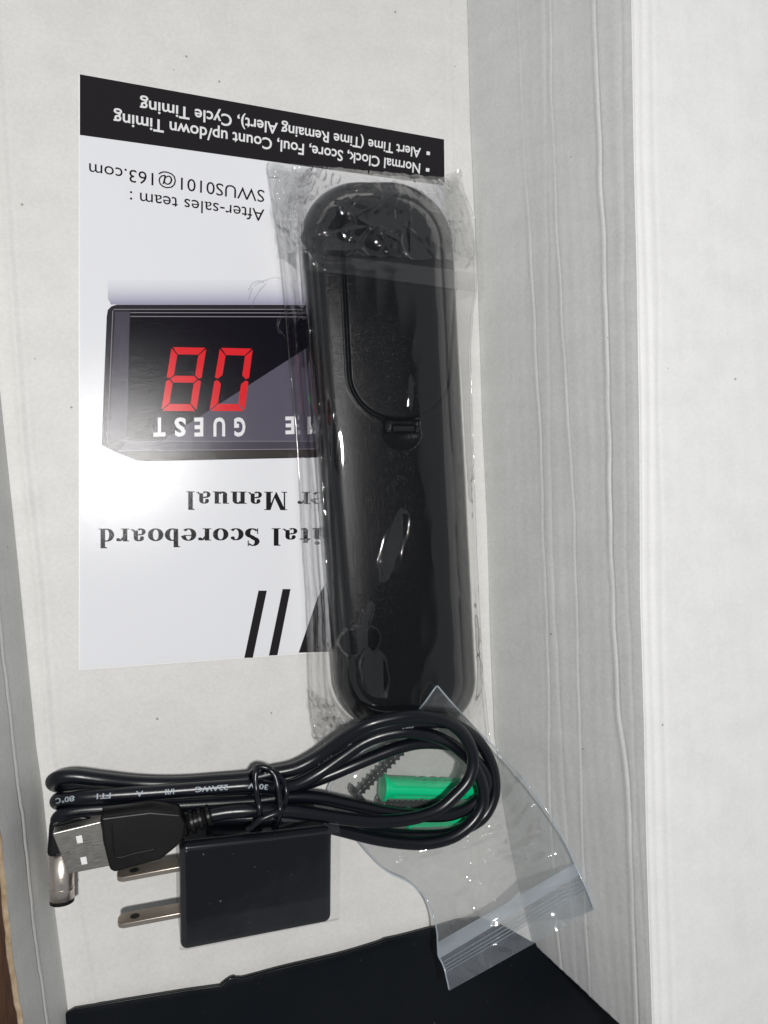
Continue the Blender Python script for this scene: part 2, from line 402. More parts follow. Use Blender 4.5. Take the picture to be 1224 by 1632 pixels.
# ------------------------------------------------------------------ booklet
BZ = 1.3
bk = thing('instruction_booklet', 'white user manual printed with a scoreboard, lying upside down left of the remote', 'booklet', P(400, 600, 0))
C4 = [(127, 118), (708, 222), (718, 1023), (127, 1066)]
v_, f_ = pxprism(C4, BZ, .15)
n_ = 40; vs = []
pc = lin(226, 227, 231)
def bil(u, v):
    x = lerp(lerp(C4[0][0], C4[1][0], u), lerp(C4[3][0], C4[2][0], u), v); y = lerp(lerp(C4[0][1], C4[1][1], u), lerp(C4[3][1], C4[2][1], u), v); return x, y
o = mk('pages', v_, f_, M['white'], bk); fixn(o)
C5 = [(C4[0][0] - 1.6, C4[0][1] + 1.5), C4[1], (C4[2][0], C4[2][1] + 2.5), (C4[3][0] - 1.2, C4[3][1] + 2.2)]
v_, f_ = pxprism(C5, .55, .2); fixn(mk('back_page', v_, f_, M['white'], bk))
vs = [P(*bil(i / n_, j / n_), BZ + .02) for j in range(n_ + 1) for i in range(n_ + 1)]
mk('cover_page', vs, gridf(n_, n_), M['print'], bk, True, cols=[pc] * len(vs))
LAY = [0]
def flat(name, polys, color, z, parent=bk, label=None):
    """printed flat shapes, traced polygons on the cover"""
    vs, fs, cols = [], [], []
    for q, poly in enumerate(polys):
        b = len(vs); zz = z + .0015 * q
        for k, pt in enumerate(poly):
            vs.append(P(pt[0], pt[1], zz)); cols.append(pt[2] if len(pt) > 2 else color)
        fs.append(tuple(range(b, len(vs))))
    return mk(name, vs, fs, M['print'], parent, cols=cols, label=label)
def K(x, y, s=2.782, ox=100, oy=450): return (ox + x / s, oy + y / s)
INK = lin(38, 36, 38)
flat('black_band', [[(127.3, 118.3), (707.7, 222.2), (708.6, 296), (127.3, 215)]], INK, BZ + .05)
sb = flat('printed_scoreboard', [[K(195, 150), K(200, 122), K(216, 106), K(240, 99), K(1160, 99), K(1160, 776), K(370, 793), K(330, 790), K(245, 757), K(172, 722)]], lin(46, 44, 50), BZ + .05, label='printed picture of a black scoreboard showing red digits')
gr = []; n_ = 24
for i in range(n_):
    t0, t1 = i / n_, (i + 1) / n_
    f0, f1 = t0 ** 1.6, t1 ** 1.6
    c0 = tuple(lerp(a, b, f0) for a, b in zip(lin(220, 221, 227), lin(150, 148, 172))); c1_ = tuple(lerp(a, b, f1) for a, b in zip(lin(220, 221, 227), lin(150, 148, 172)))
    ya, yb = -10 + 108 * t0, -10 + 108 * t1
    xl_ = 200 + (12 * ss(.75, 1, t1))
    gr.append([(*K(xl_, ya), c0), (*K(1160, ya), c0), (*K(1160, yb), c1_), (*K(xl_, yb), c1_)])
flat('printed_shadow', gr, pc, BZ + .04)
flat('screen', [[K(300, 118), K(1160, 122), K(1160, 706), K(284, 706)]], lin(20, 18, 26), BZ + .09, sb)
flat('bezel', [[K(232, 130), K(297, 130), K(282, 706), K(205, 706)], [K(284, 706), K(1160, 706), K(1160, 735), K(255, 744)]], lin(74, 70, 82), BZ + .08, sb)
flat('bezel_line', [[K(225, 118), K(1160, 118), K(1160, 122), K(225, 122)], [K(300, 132), K(1160, 134), K(1160, 138), K(300, 136)], [K(300, 149), K(1160, 151), K(1160, 155), K(300, 153)], [K(250, 745), K(1160, 736), K(1160, 740), K(250, 749)],
                    [K(284, 703), K(1160, 703), K(1160, 706), K(284, 706)], [K(220, 125), K(224, 125), K(200, 715), K(196, 715)]], lin(128, 124, 132), BZ + .13, sb)
flat('side_strip', [[K(1160, 742), K(1160, 772), K(372, 789), K(330, 786), K(262, 756)]], lin(62, 58, 56), BZ + .1, sb)
flat('diagonal_gloss', [[K(440, 703), K(818, 460), K(1085, 289), K(1160, 242), K(1160, 703)]], lin(88, 84, 98), BZ + .11, sb)
RED = lin(214, 38, 46)
def seg7(TL, TR, BL, BR, on, th, parent, color, name='digit'):
    """seven-segment figure in the quad, leaning as printed"""
    def q(u, v): return tuple(lerp(lerp(TL[k], TR[k], u), lerp(BL[k], BR[k], u), v) for k in (0, 1))
    w = math.dist(TL, TR); h = math.dist(TL, BL); a = th / w; b = th / h; g = .012; e = .035
    S = {'a': [(0 + e, 0), (1 - e, 0), (1 - a, b), (a, b)], 'd': [(a, 1 - b), (1 - a, 1 - b), (1 - e, 1), (e, 1)],
         'f': [(0, g * 1.5), (a * .95, b + g), (a * .95, .47 - b * .35), (a * .4, .49), (0, .47)], 'b': [(1 - a * .95, b + g), (1, g * 1.5), (1, .47), (1 - a * .4, .49), (1 - a * .95, .47 - b * .35)],
         'e': [(0, .53), (a * .4, .51), (a * .95, .53 + b * .35), (a * .95, 1 - b - g), (0, 1 - g * 1.5)], 'c': [(1 - a * .95, .53 + b * .35), (1 - a * .4, .51), (1, .53), (1, 1 - g * 1.5), (1 - a * .95, 1 - b - g)],
         'g': [(a * .55, .5), (a * 1.05, .5 - b * .48), (1 - a * 1.05, .5 - b * .48), (1 - a * .55, .5), (1 - a * 1.05, .5 + b * .48), (a * 1.05, .5 + b * .48)]}
    return flat(name, [[q(*p_) for p_ in S[k]] for k in on], color, BZ + .15, parent)
seg7(K(483, 287), K(637, 290), K(436, 570), K(592, 571), 'abcdefg', 11.5, sb, RED)
seg7(K(697, 290), K(843, 294), K(650, 570), K(806, 571), 'abcdef', 11.5, sb, RED)
flat('digit', [[K(1088, 515), K(1103, 466), K(1118, 478), K(1118, 570), K(1103, 552)]], lin(72, 140, 78), BZ + .15, sb)
# --- text
def text2d(s, off=0.0, shear=0, space=1.0):
    cu = bpy.data.curves.new('t', 'FONT'); cu.body = s; cu.size = 1; cu.offset = off; cu.resolution_u = 3; cu.fill_mode = 'BOTH'; cu.space_character = space
    o = bpy.data.objects.new('t', cu); COL.objects.link(o); dg = bpy.context.evaluated_depsgraph_get()
    me = bpy.data.meshes.new_from_object(o.evaluated_get(dg))
    vs = [(v.co.x, v.co.y) for v in me.vertices]; fs = [tuple(p.vertices) for p in me.polygons]
    bpy.data.objects.remove(o); bpy.data.curves.remove(cu); bpy.data.meshes.remove(me)
    return vs, fs
CAP = max(v[1] for v in text2d('H')[0])
def lay(name, vf, S, E, us, ue, color, z, parent, cap=1.0, label=None):
    """S,E: photo positions where the line starts and ends on its baseline; us,ue: cap-height vectors there"""
    vs, fs = vf; x0 = min(v[0] for v in vs); x1 = max(v[0] for v in vs); out = []
    # projective spacing: letters shrink in step with the cap height
    hs, he = math.hypot(*us), math.hypot(*ue)
    for x, y in vs:
        t = (x - x0) / (x1 - x0); t = t * hs ** -1 * 1 / ((1 - t) / he + t / hs) if False else t
        k = he / hs; t = t / (t + (1 - t) * k) if abs(k - 1) > 1e-3 else t
        px = lerp(S[0], E[0], t) + lerp(us[0], ue[0], t) * y / cap; py = lerp(S[1], E[1], t) + lerp(us[1], ue[1], t) * y / cap
        out.append(P(px, py, z))
    return mk(name, out, fs, M['print'], parent, cols=[color] * len(out), label=label)
WHT = lin(224, 224, 226); BLK = lin(30, 28, 32)
lay('lettering', text2d('Normal Clock, Score, Foul, Count up/down Timing', .016), (670, 261), (181, 178.5), (-1, 15.5), (0, 20), WHT, BZ + .09, bk, CAP)
lay('lettering', text2d('Alert Time (Time Remaing Alert), Cycle Timing', .016), (671, 236.5), (223, 158), (-1, 15), (0, 19.5), WHT, BZ + .09, bk, CAP)
flat('bullet', [[(679, 267.5), (684.5, 268.5), (684, 274), (678.5, 273)], [(680, 241), (685.5, 242), (685, 247.5), (679.5, 246.5)]], WHT, BZ + .09)
lay('lettering', text2d('SWUS0101@163.com'), (421.5, 303.5), (142, 260), (-.5, 19), (0, 20), BLK, BZ + .07, bk, CAP)
lay('lettering', text2d('After-sales team :'), (421.5, 334), (207, 304.5), (-.5, 19), (0, 20), BLK, BZ + .07, bk, CAP)
def one(ch, xr, xl, yb, yt, par):
    lay('lettering', text2d(ch, .035), (xr, yb), (xl, yb + .3), (0, yt - yb), (0, yt - yb), WHT, BZ + .15, par, CAP)
for ch, a_, b__ in (('G', 810, 760), ('U', 720, 668), ('E', 623, 583), ('S', 545, 495), ('T', 455, 402)):
    one(ch, K(a_, 0)[0], K(b__, 0)[0], K(0, 603)[1], K(0, 679)[1], sb)
for ch, a_, b__ in (('E', 1027, 987), ('M', 1147, 1085)): one(ch, K(a_, 0)[0], K(b__, 0)[0], K(0, 598)[1], K(0, 669)[1], sb)
def K4(x, y): return K(x, y, 2.782, 100, 740)
flat('stripe', [[K4(868, 560), K4(905, 560), K4(843, 857), K4(805, 858)], [K4(975, 553), K4(1010, 553), K4(952, 846), K4(914, 848)], [K4(1130, 590), K4(1215, 440), K4(1280, 828), K4(1046, 835)]], INK, BZ + .06, label='bold slanted black stripe printed near the lower edge')
# serif lettering (drawn outlines)
class G:
    def __init__(s): s.v = []; s.f = []; s.x = 0
    def poly(s, pts):
        b = len(s.v); s.v += [(s.x + x, y) for x, y in pts]; s.f.append(tuple(range(b, b + len(pts))))
    def rect(s, x0, y0, x1, y1): s.poly([(x0, y0), (x1, y0), (x1, y1), (x0, y1)])
    def stroke(s, pts, ws):
        n = len(pts); L = []; R = []
        for i in range(n):
            a = pts[max(0, i - 1)]; b = pts[min(n - 1, i + 1)]; dx, dy = b[0] - a[0], b[1] - a[1]; d = math.hypot(dx, dy) or 1
            nx, ny = -dy / d * ws[i] / 2, dx / d * ws[i] / 2; L.append((pts[i][0] + nx, pts[i][1] + ny)); R.append((pts[i][0] - nx, pts[i][1] - ny))
        for i in range(n - 1): s.poly([L[i], L[i + 1], R[i + 1], R[i]])
    def arc(s, cx, cy, rx, ry, a0, a1, tk=.2, tn=.055, n=22, taper=None):
        pts, ws = [], []
        for i in range(n + 1):
            a = math.radians(lerp(a0, a1, i / n)); pts.append((cx + rx * math.cos(a), cy + ry * math.sin(a)))
            w_ = tn + (tk - tn) * abs(math.cos(a)) ** 1.4
            if taper: w_ *= taper(i / n)
            ws.append(w_)
        s.stroke(pts, ws)
    def blob(s, cx, cy, r): s.poly([(cx + r * math.cos(k * .5236), cy + r * math.sin(k * .5236)) for k in range(12)])
def serif(text, track=.07):
    g_ = G(); X = .66
    for ch in text:
        if ch == ' ': g_.x += .36; continue
        if ch in 'lbd' or ch in 'iu' or ch in 'nr': pass
        if ch == 'l':
            g_.rect(.1, .04, .29, 1); g_.rect(.02, 0, .37, .045); g_.poly([(.02, .96), (.1, .93), (.1, 1), (.02, 1)]); W = .39
        elif ch == 'i':
            g_.rect(.1, .04, .29, X); g_.rect(.02, 0, .37, .045); g_.rect(.02, X - .045, .1, X); g_.blob(.195, .88, .11); W = .39
        elif ch == 't':
            g_.rect(.1, .12, .28, .86); g_.poly([(.0, X - .06), (.1, X - .06), (.28, .86), (.22, .86), (.0, X - .02)]); g_.rect(.28, X - .06, .42, X)
            g_.arc(.26, .13, .075, .1, 180, 330, .16, .07); W = .42
        elif ch in 'bd':
            m_ = (lambda p: p) if ch == 'b' else None
            if ch == 'b':
                g_.rect(.08, 0.02, .26, 1); g_.poly([(0, .96), (.08, .93), (.08, 1), (0, 1)]); g_.arc(.3, .33, .21, .305, -130, 130); W = .6
            else:
                g_.rect(.36, .04, .54, 1); g_.poly([(.28, .96), (.36, .93), (.36, 1), (.28, 1)]); g_.rect(.54, .0, .62, .045); g_.rect(.36, 0, .54, .04); g_.arc(.31, .33, .21, .305, 50, 310); W = .62
        elif ch == 'o': g_.arc(.3, .33, .21, .305, 0, 360); W = .6
        elif ch == 'c':
            g_.arc(.3, .33, .21, .305, 60, 318); g_.blob(.42, .53, .085); W = .53
        elif ch == 'e':
            g_.arc(.3, .33, .21, .305, 10, 318); g_.rect(.16, .35, .5, .4); W = .56
        elif ch == 'a':
            g_.rect(.33, .1, .5, .5); g_.arc(.29, .48, .125, .15, 0, 170, .17, .06); g_.blob(.17, .48, .08); g_.arc(.22, .17, .12, .145, 60, 320, .15, .06)
            g_.stroke([(.5, .14), (.54, .05), (.62, .06)], [.1, .06, .04]); g_.rect(.25, .3, .34, .36); W = .6
        elif ch in 'nru':
            if ch == 'u':
                g_.rect(.08, .18, .26, X); g_.rect(.42, .04, .6, X); g_.rect(0, X - .045, .08, X); g_.rect(.34, X - .045, .42, X); g_.rect(.6, 0, .68, .045); g_.rect(.42, 0, .6, .04)
                g_.arc(.29, .2, .13, .16, 180, 330, .18, .08); W = .68
            else:
                g_.rect(.08, .04, .26, X); g_.rect(0, 0, .34, .045); g_.rect(0, X - .045, .08, X)
                if ch == 'n': g_.arc(.36, .46, .14, .17, 0, 150, .18, .08); g_.rect(.41, .04, .59, .47); g_.rect(.36, 0, .67, .045); W = .67
                else: g_.stroke([(.25, .44), (.31, .58), (.4, .62)], [.06, .09, .1]); g_.blob(.44, .57, .085); W = .53
        elif ch == 's':
            g_.arc(.23, .48, .12, .14, 40, 260, .14, .08); g_.arc(.23, .18, .13, .15, 80, -150, .15, .08); W = .46
        elif ch == 'S':
            g_.arc(.3, .74, .17, .22, 30, 270, .2, .07, taper=lambda t: .45 + .55 * ss(0, .35, t)); g_.arc(.31, .27, .19, .235, 90, -150, .22, .07, taper=lambda t: 1 - .5 * ss(.7, 1, t))
            g_.stroke([(.17, .66), (.3, .52), (.45, .38)], [.14, .2, .14]); g_.rect(.46, .68, .5, 1); g_.rect(.09, 0, .13, .32); W = .6
        elif ch == 'M':
            g_.rect(.08, .045, .14, .96); g_.rect(.68, .045, .88, .96); g_.poly([(.08, 1), (.28, 1), (.52, .34), (.47, .02), (.44, .02)])
            g_.poly([(.47, .02), (.52, .34), (.7, 1), (.76, 1), (.76, .86)]); g_.rect(.0, 0, .24, .045); g_.rect(.6, 0, .96, .045); g_.rect(0, .955, .12, 1); g_.rect(.72, .955, .96, 1); W = .96
        elif ch == 'D':
            g_.rect(.1, .045, .3, .955); g_.rect(0, 0, .36, .05); g_.rect(0, .95, .36, 1); g_.arc(.34, .5, .3, .47, -90, 90); W = .76
        elif ch == 'g':
            g_.arc(.26, .44, .16, .19, 0, 360, .16, .06); g_.arc(.28, -.12, .22, .12, 0, 360, .1, .07); g_.rect(.1, .08, .16, .3); g_.rect(.38, .58, .52, .64); W = .56
        elif ch == 'U':
            g_.rect(.1, .3, .3, .96); g_.rect(.62, .3, .68, .96); g_.arc(.39, .32, .26, .3, 180, 360, .16, .1); g_.rect(0, .955, .4, 1); g_.rect(.52, .955, .8, 1); W = .8
        g_.x += W + track
    # quads of a stroke overlap: lift each a hair so no two faces share a plane
    return g_.v, g_.f
def layserif(text, S, E, us, ue, z, i_fix):
    vs, fs = serif(text); x0 = 0; x1 = max(v[0] for v in vs)
    out = []; zz = {}
    for q_, f__ in enumerate(fs):
        for k in f__: zz[k] = z + .0006 * (q_ % 60)
    for k, (x, y) in enumerate(vs):
        t = (x - x0) / (x1 - x0); px = lerp(S[0], E[0], t) + lerp(us[0], ue[0], t) * y; py = lerp(S[1], E[1], t) + lerp(us[1], ue[1], t) * y
        out.append(P(px, py, zz[k]))
    mk('lettering', out, fs, M['print'], bk, cols=[BLK] * len(out))
def wid(t): v = serif(t)[0]; return max(a for a, b in v)
wl_ = (457.6 - 297) / wid('Manual'); full = wid('User Manual') * wl_
layserif('User Manual', (297 + full, 784.5), (297, 783), (0, 29), (0, 29.5), BZ + .06, 0)
wl_ = (448 - 157) / wid('l Scoreboard'); full = wid('Digital Scoreboard') * wl_
layserif('Digital Scoreboard', (157 + full, 841.5), (157, 842.5), (0, 26), (0, 31.5), BZ + .06, 0)
# ------------------------------------------------------------------ remote
rc = thing('remote_control', 'black remote control lying face down under clear plastic with its battery door showing', 'remote control', P(620, 720, 0))
Y0, Y1 = 290.0, 1163.0
def cen(y): return 608 + (y - 500) * .064
def hwd(y): return 120 - (y - 500) * .013
def sdf(x, y):
    """inside distance in photo pixels (positive inside)"""
    ym = (Y0 + Y1) / 2; hh = (Y1 - Y0) / 2; hw = hwd(y); u = abs(x - cen(y)); v = abs(y - ym); r = 100 if y < ym else 84
    qx, qy = u - (hw - r), v - (hh - r)
    return -(math.hypot(max(qx, 0), max(qy, 0)) + min(max(qx, qy), 0) - r)
def zrem(x, y):
    d = max(0, sdf(x, y)); t = min(1, d / 42); e = (1 - (1 - t) ** 2.4) ** (1 / 2.4)
    u = (x - cen(y)) / hwd(y)
    lon = 1.3 * ss(520, 290, y) + 1.2 * ss(950, 1160, y)
    return 9 + 10.6 * e + 3.4 * (1 - u ** 4) * ss(0, 30, d) - lon
doorR = [(300, 712), (380, 722), (440, 724), (560, 717), (590, 716), (620, 708), (645, 690), (655, 676)]
def doord(x, y):
    """inside distance to the battery door outline (px)"""
    xl = 550 + (y - 440) * .05; xr = 724 - (y - 440) * .055; yb = 668; cxm = (xl + xr) / 2; hw = (xr - xl) / 2
    yt = 318; ym = (yt + yb) / 2; hh = (yb - yt) / 2; r = 62 if y > ym else 50
    qx, qy = abs(x - cxm) - (hw - r), abs(y - ym) - (hh - r)
    if y > 560:
        # nearly semicircular lower end, a little flattened
        r = 72; qx, qy = abs(x - cxm) - (hw - r), abs(y - ym) - (hh - r)
    return -(math.hypot(max(qx, 0), max(qy, 0)) + min(max(qx, qy), 0) - r)
def relief(x, y):
    d = doord(x, y); z = .45 * ss(0, 3.5, d) - 1.1 * math.exp(-((d + 1.4) / 1.5) ** 2) + .2 * math.exp(-((d + 6) / 2.4) ** 2)
    cxm = 641; reg = 0
    # slot and latch
    if 611 < x < 669 and 668 < y < 690:
        k = min(ss(611, 613.5, x), 1 - ss(666.5, 669, x), ss(668, 670, y), 1 - ss(688, 690, y))
        z = lerp(z, -2.6, k); reg = 3 if k > .4 else 0
        if 624 < x < 662 and y > 677: z = lerp(z, -.5, min(ss(624, 626, x), 1 - ss(660, 662, x), ss(677, 680, y))); reg = 2 if 626 < x < 661 and y > 679 else reg
    if y > 688:
        e = ((x - cxm) / 31) ** 2 + ((y - 688) / 29) ** 2
        if e < 1: z -= 1.6 * (1 - e) ** .6
    if reg == 0 and d > 0: reg = 1
    return z, reg
nT, nS = 760, 130
out = []
for k in range(nT):                                  # outline by ray marching from the spine
    t = k / nT * 2 * math.pi
    a = 400.0, 1068.0
    sy = (a[0] + a[1]) / 2 + (a[1] - a[0]) / 2 * (-math.cos(t)) if False else 0
    out.append(t)
def outline():
    pts = []; L = 2 * (Y1 - Y0 - 200) + 2 * math.pi * 110; 
    segs = []
    ya, yb = Y0 + 122, Y1 - 116
    nside = int(nT * .36); ncap = (nT - 2 * nside) // 2
    for i in range(nside): segs.append((cen(lerp(ya, yb, i / nside)), lerp(ya, yb, i / nside), 1, 0))
    for i in range(ncap):
        a = math.pi * i / ncap; segs.append((cen(yb), yb, math.cos(a), math.sin(a)))
    for i in range(nside): segs.append((cen(lerp(yb, ya, i / nside)), lerp(yb, ya, i / nside), -1, 0))
    for i in range(ncap):
        a = math.pi * i / ncap; segs.append((cen(ya), ya, -math.cos(a), -math.sin(a)))
    res = []
    for x, y, dx, dy in segs:
        lo, hi = 0.0, 250.0
        for _ in range(26):
            m_ = (lo + hi) / 2
            if sdf(x + dx * m_, y + dy * m_) > 0: lo = m_
            else: hi = m_
        res.append((x, y, x + dx * lo, y + dy * lo))
    return res
OL = outline(); nT = len(OL); vs = []; reg = []
for s_i in range(nS + 1):
    s = (s_i / nS) ** .8
    for (x0, y0_, x1, y1_) in OL:
        x, y = lerp(x0, x1, s), lerp(y0_, y1_, s); rz, rg = relief(x, y); z = zrem(x, y) + rz * ss(0, 12, sdf(x, y)); vs.append(P(x, y, z)); reg.append(rg)
for zz, ins in ((8.2, .05), (7.4, .4), (5, 1.4), (2.2, 2.8), (1.5, 4)):
    for (x0, y0_, x1, y1_) in OL:
        p = P(x1, y1_, 9.0); c_ = P(x0, y0_, 9.0); d = (c_ - p).normalized(); q = p + d * ins; q.z = zz; vs.append(q); reg.append(0)
F_ = {0: [], 1: [], 2: [], 3: []}
rows = nS + 5
for r in range(rows):
    for k in range(nT):
        a, b, c_, d = r * nT + k, r * nT + (k + 1) % nT, (r + 1) * nT + (k + 1) % nT, (r + 1) * nT + k
        F_[max(reg[a], reg[b], reg[c_], reg[d]) if min(reg[a], reg[b], reg[c_], reg[d]) > 0 else 0].append((a, b, c_, d))
def sub(faces):
    idx = {}; v2 = []; f2 = []
    for f in faces:
        g_ = []
        for k in f:
            if k not in idx: idx[k] = len(v2); v2.append(vs[k])
            g_.append(idx[k])
        f2.append(tuple(g_))
    return v2, f2
body = mk('body', *sub(F_[0] + F_[3]), M['remote'], rc, True)
door = mk('battery_door', *sub(F_[1]), M['remote'], rc, True)
mk('latch', *sub(F_[2]), M['latch'], door, True)
# ------------------------------------------------------------------ sleeve film round the remote
sv = thing('plastic_sleeve', 'crinkled clear plastic sleeve wrapped around the black remote', 'plastic sleeve', P(600, 760, 0))
xL = [(250, 423), (258, 425), (290, 430), (330, 436), (400, 446), (560, 460), (673, 471), (740, 476), (848, 481), (950, 488), (1080, 492), (1145, 495), (1190, 510)]
xR = [(250, 727), (290, 734), (318, 745), (351, 758), (460, 760), (500, 754), (560, 750), (700, 754), (880, 760), (1080, 770), (1190, 782)]
bnd = [(300, 650), (440, 661), (560, 663), (606, 675), (631, 673), (681, 673), (731, 663), (773, 656), (809, 659), (845, 677), (898, 679), (948, 668), (956, 686), (1022, 688), (1086, 684), (1190, 676)]
def patch(x, y, cx, cy, rx, ry, ang, sl, soft=.1):
    a = math.radians(ang); dx, dy = x - cx, y - cy; u = (dx * math.cos(a) + dy * math.sin(a)) / rx; v = (-dx * math.sin(a) + dy * math.cos(a)) / ry
    wob = .12 * nz(x * .06, y * .05, cx); m_ = 1 - ss(1 - soft, 1 + soft, math.hypot(u, v) + wob)
    return -sl * dx / 5.3 * m_
FOLDS = [(508, 318, 565, 346, .5), (565, 346, 652, 298, .6), (565, 346, 645, 388, .45), (652, 298, 655, 402, .5), (652, 298, 735, 345, .5), (498, 303, 560, 326, .35), (480, 352, 516, 432, .8), (590, 284, 705, 298, .6), (620, 402, 652, 345, .4), (736, 300, 757, 425, .5), (690, 310, 738, 392, .4), (545, 300, 610, 292, .5), (430, 268, 500, 300, .6), (440, 300, 480, 375, .6), (530, 372, 600, 360, .3), (700, 350, 745, 430, .35)]
def zfilm(x, y, lift=.7, crum=1.0):
    d = sdf(x, y); gapL = cen(y) > x
    # over the remote: taut skin a little flatter than the body
    zi = zrem(x, y) if d > 0 else 9
    core = 21.6 - 1.3 * ss(520, 290, y) - 1.2 * ss(950, 1160, y)
    if d > 0:
        if gapL:
            zz = lerp(17, core, 1 - (1 - min(1, d / 50)) ** 1.8); zz = max(zz, zi)
        else:
            b = interp(bnd, y) + 3 * nz(y * .02, 4)
            zz = core - max(0, x - b) / 5.2 * .17 - 3 * (1 - ss(0, 18, d)) ; zz = max(zz, zi)
    else:
        o = -d
        top_g = max(0.0, Y0 + 20 - y)
        if y < Y0 + 60 and o > 0: gap = 45.0
        else: gap = max(11, (cen(y) - hwd(y) - interp(xL, y)) if gapL else (interp(xR, y) - cen(y) - hwd(y)))
        t = min(1, o / gap); zz = lerp(17 if gapL else 15.5, 2.6, t ** (1.0 if y < Y0 + 60 else .75))
    # long pulls running down the left side
    fx = (x - interp(xL, y)) / max(10, interp(xR, y) - interp(xL, y))
    edge_ = 1 - ss(-8, 34, d)
    lo_ = 0
    for fc, am, wd in ((.035, .6, .013), (.085, .5, .013), (.125, .8, .014), (.165, .5, .012)):
        lo_ += am * math.exp(-((fx - fc - .012 * nz(y * .008, fc * 50)) / wd) ** 2)
    lo_ += .7 * math.exp(-((x - interp([(200, 520), (640, 531), (760, 527), (1190, 540)], y) + 2 * nz(y * .015, 2)) / 6) ** 2) * ss(560, 660, y) * (1 - ss(760, 900, y))
    zz += lo_ * crum
    # crumples
    a = .12 + 1.0 * edge_ * (.35 + ss(430, 300, y) + .6 * ss(1080, 1160, y))
    n1 = abs(nz(x * .03, y * .012, 3)); n2 = abs(nz(x * .09, y * .05, 8)); 
    zz += a * (1.1 * (1 - 2 * n1) * .5 + .5 * (1 - 2 * n2) * edge_)
    if y < 450:
        k = ss(450, 400, y)
        zz += k * .35 * nz(x * .02, y * .03, 5)
        for (ax_, ay, bx_, by_, am) in FOLDS:
            dx, dy = bx_ - ax_, by_ - ay; L2 = dx * dx + dy * dy; t = ((x - ax_) * dx + (y - ay) * dy) / L2
            if -.05 < t < 1.05:
                dd = abs((x - ax_) * dy - (y - ay) * dx) / math.sqrt(L2)
                if dd < 22: zz += am * math.exp(-dd / 4.5) * math.sin(max(0, min(1, t)) * math.pi) ** .6
    if d > 0:
        zz += patch(x, y, 627, 868, 15, 58, 18, .25) + patch(x, y, 572, 1022, 33, 24, -12, .28) + patch(x, y, 597, 1072, 21, 40, -12, .28) + patch(x, y, 583, 985, 9, 28, 20, .26) + patch(x, y, 655, 625, 6, 28, 0, .25)
        zz += patch(x, y, 535, 1100, 8, 55, 10, .2) 
    # the fin pinched near the top left corner
    zz += .8 * math.exp(-(((x - 470) * .8 + (y - 370) * -.6) / 3.2) ** 2) * ss(455, 462, x) * (1 - ss(500, 512, x)) * ss(330, 350, y) * (1 - ss(425, 440, y))
    return zz + lift
nu, nv = 190, 470; vs = []
for j in range(nv + 1):
    v = j / nv
    for i in range(nu + 1):
        u = i / nu; 
        yt = 257 + (u * 28 if u < .93 else 26 - (u - .93) * 180) + 2.5 * nz(u * 25, 1); y = lerp(yt, 1186 + 5 * nz(u * 12, 5), v)
        xa, xb = interp(xL, y) + 1.6 * nz(y * .05, 1), interp(xR, y) + 1.6 * nz(y * .04, 6)
        x = lerp(xa, xb, u); vs.append(P(x, y, zfilm(x, y)))
allf = gridf(nu, nv)
mk('front_film', vs, allf, M['film'], sv, True)
# crumpled clear corners: a second layer of film with its own folds
def cr_sheet(name, poly, z0, amp, n, mat, frq=.05, seed=0, label=None, nn2=None):
    """four corner points (TL,TR,BR,BL) -> folded sheet lying over the first film"""
    vs = []; m2 = nn2 or n
    for j in range(m2 + 1):
        for i in range(n + 1):
            u, v = i / n, j / m2
            x = lerp(lerp(poly[0][0], poly[1][0], u), lerp(poly[3][0], poly[2][0], u), v); y = lerp(lerp(poly[0][1], poly[1][1], u), lerp(poly[3][1], poly[2][1], u), v)
            e = min(u, 1 - u, v, 1 - v); x += 5 * nz(x * .06, y * .06, seed) * (1 - ss(0, .1, e)); y += 5 * nz(y * .06, x * .06, seed + 3) * (1 - ss(0, .1, e))
            w_ = nz(x * .02, y * .02, seed) * 2.2
            r = .5 * nz(x * frq + w_ * .4, y * frq * .7, seed + 1) + .45 * max(0, 1 - 5 * abs(nz(x * frq * .8 + w_ * .3, y * frq * .7, seed + 2))) + .3 * max(0, 1 - 6 * abs(nz(x * frq * 1.6, y * frq * 1.5 + w_ * .3, seed + 5))) + .3
            vs.append(P(x, y, zfilm(x, y, .7, 0) + z0 + amp * r))
    return mk(name, vs, gridf(n, m2), mat, sv, True, label=label)
cr_sheet('crumpled_corner', [(424, 257), (500, 266), (478, 400), (444, 405)], .5, 3.6, 90, M['crumple'], .04, 3)
cr_sheet('crumpled_corner', [(700, 285), (734, 270), (764, 420), (722, 400)], .5, 3.4, 80, M['crumple'], .045, 9)
cr_sheet('crumpled_corner', [(489, 1098), (528, 1115), (560, 1180), (504, 1190)], .4, 4.0, 80, M['crumple'], .06, 14)
cr_sheet('folded_end', [(432, 262), (728, 290), (733, 415), (446, 402)], .45, 1.5, 170, M['film'], .018, 21, nn2=90)
# tape strip across the folded end
tp = []; fs = []
n1_, n2_ = 150, 26
for j in range(n2_ + 1):
    for i in range(n1_ + 1):
        u, v = i / n1_, j / n2_; x = lerp(492, 762, u); yt = lerp(404, 430, u) + 6 * u * u; y = yt + v * lerp(27, 30, u) + (1.5 * nz(x * .2, 3) if v in (0, 1) else 0)
        tp.append(P(x, y, zfilm(x, y) + 1.15 + .12 * nz(x * .03, y * .1, 4)))
mk('sealing_tape', tp, gridf(n1_, n2_), M['tape'], sv, True, label='clear tape strip across the upper part of the sleeve')
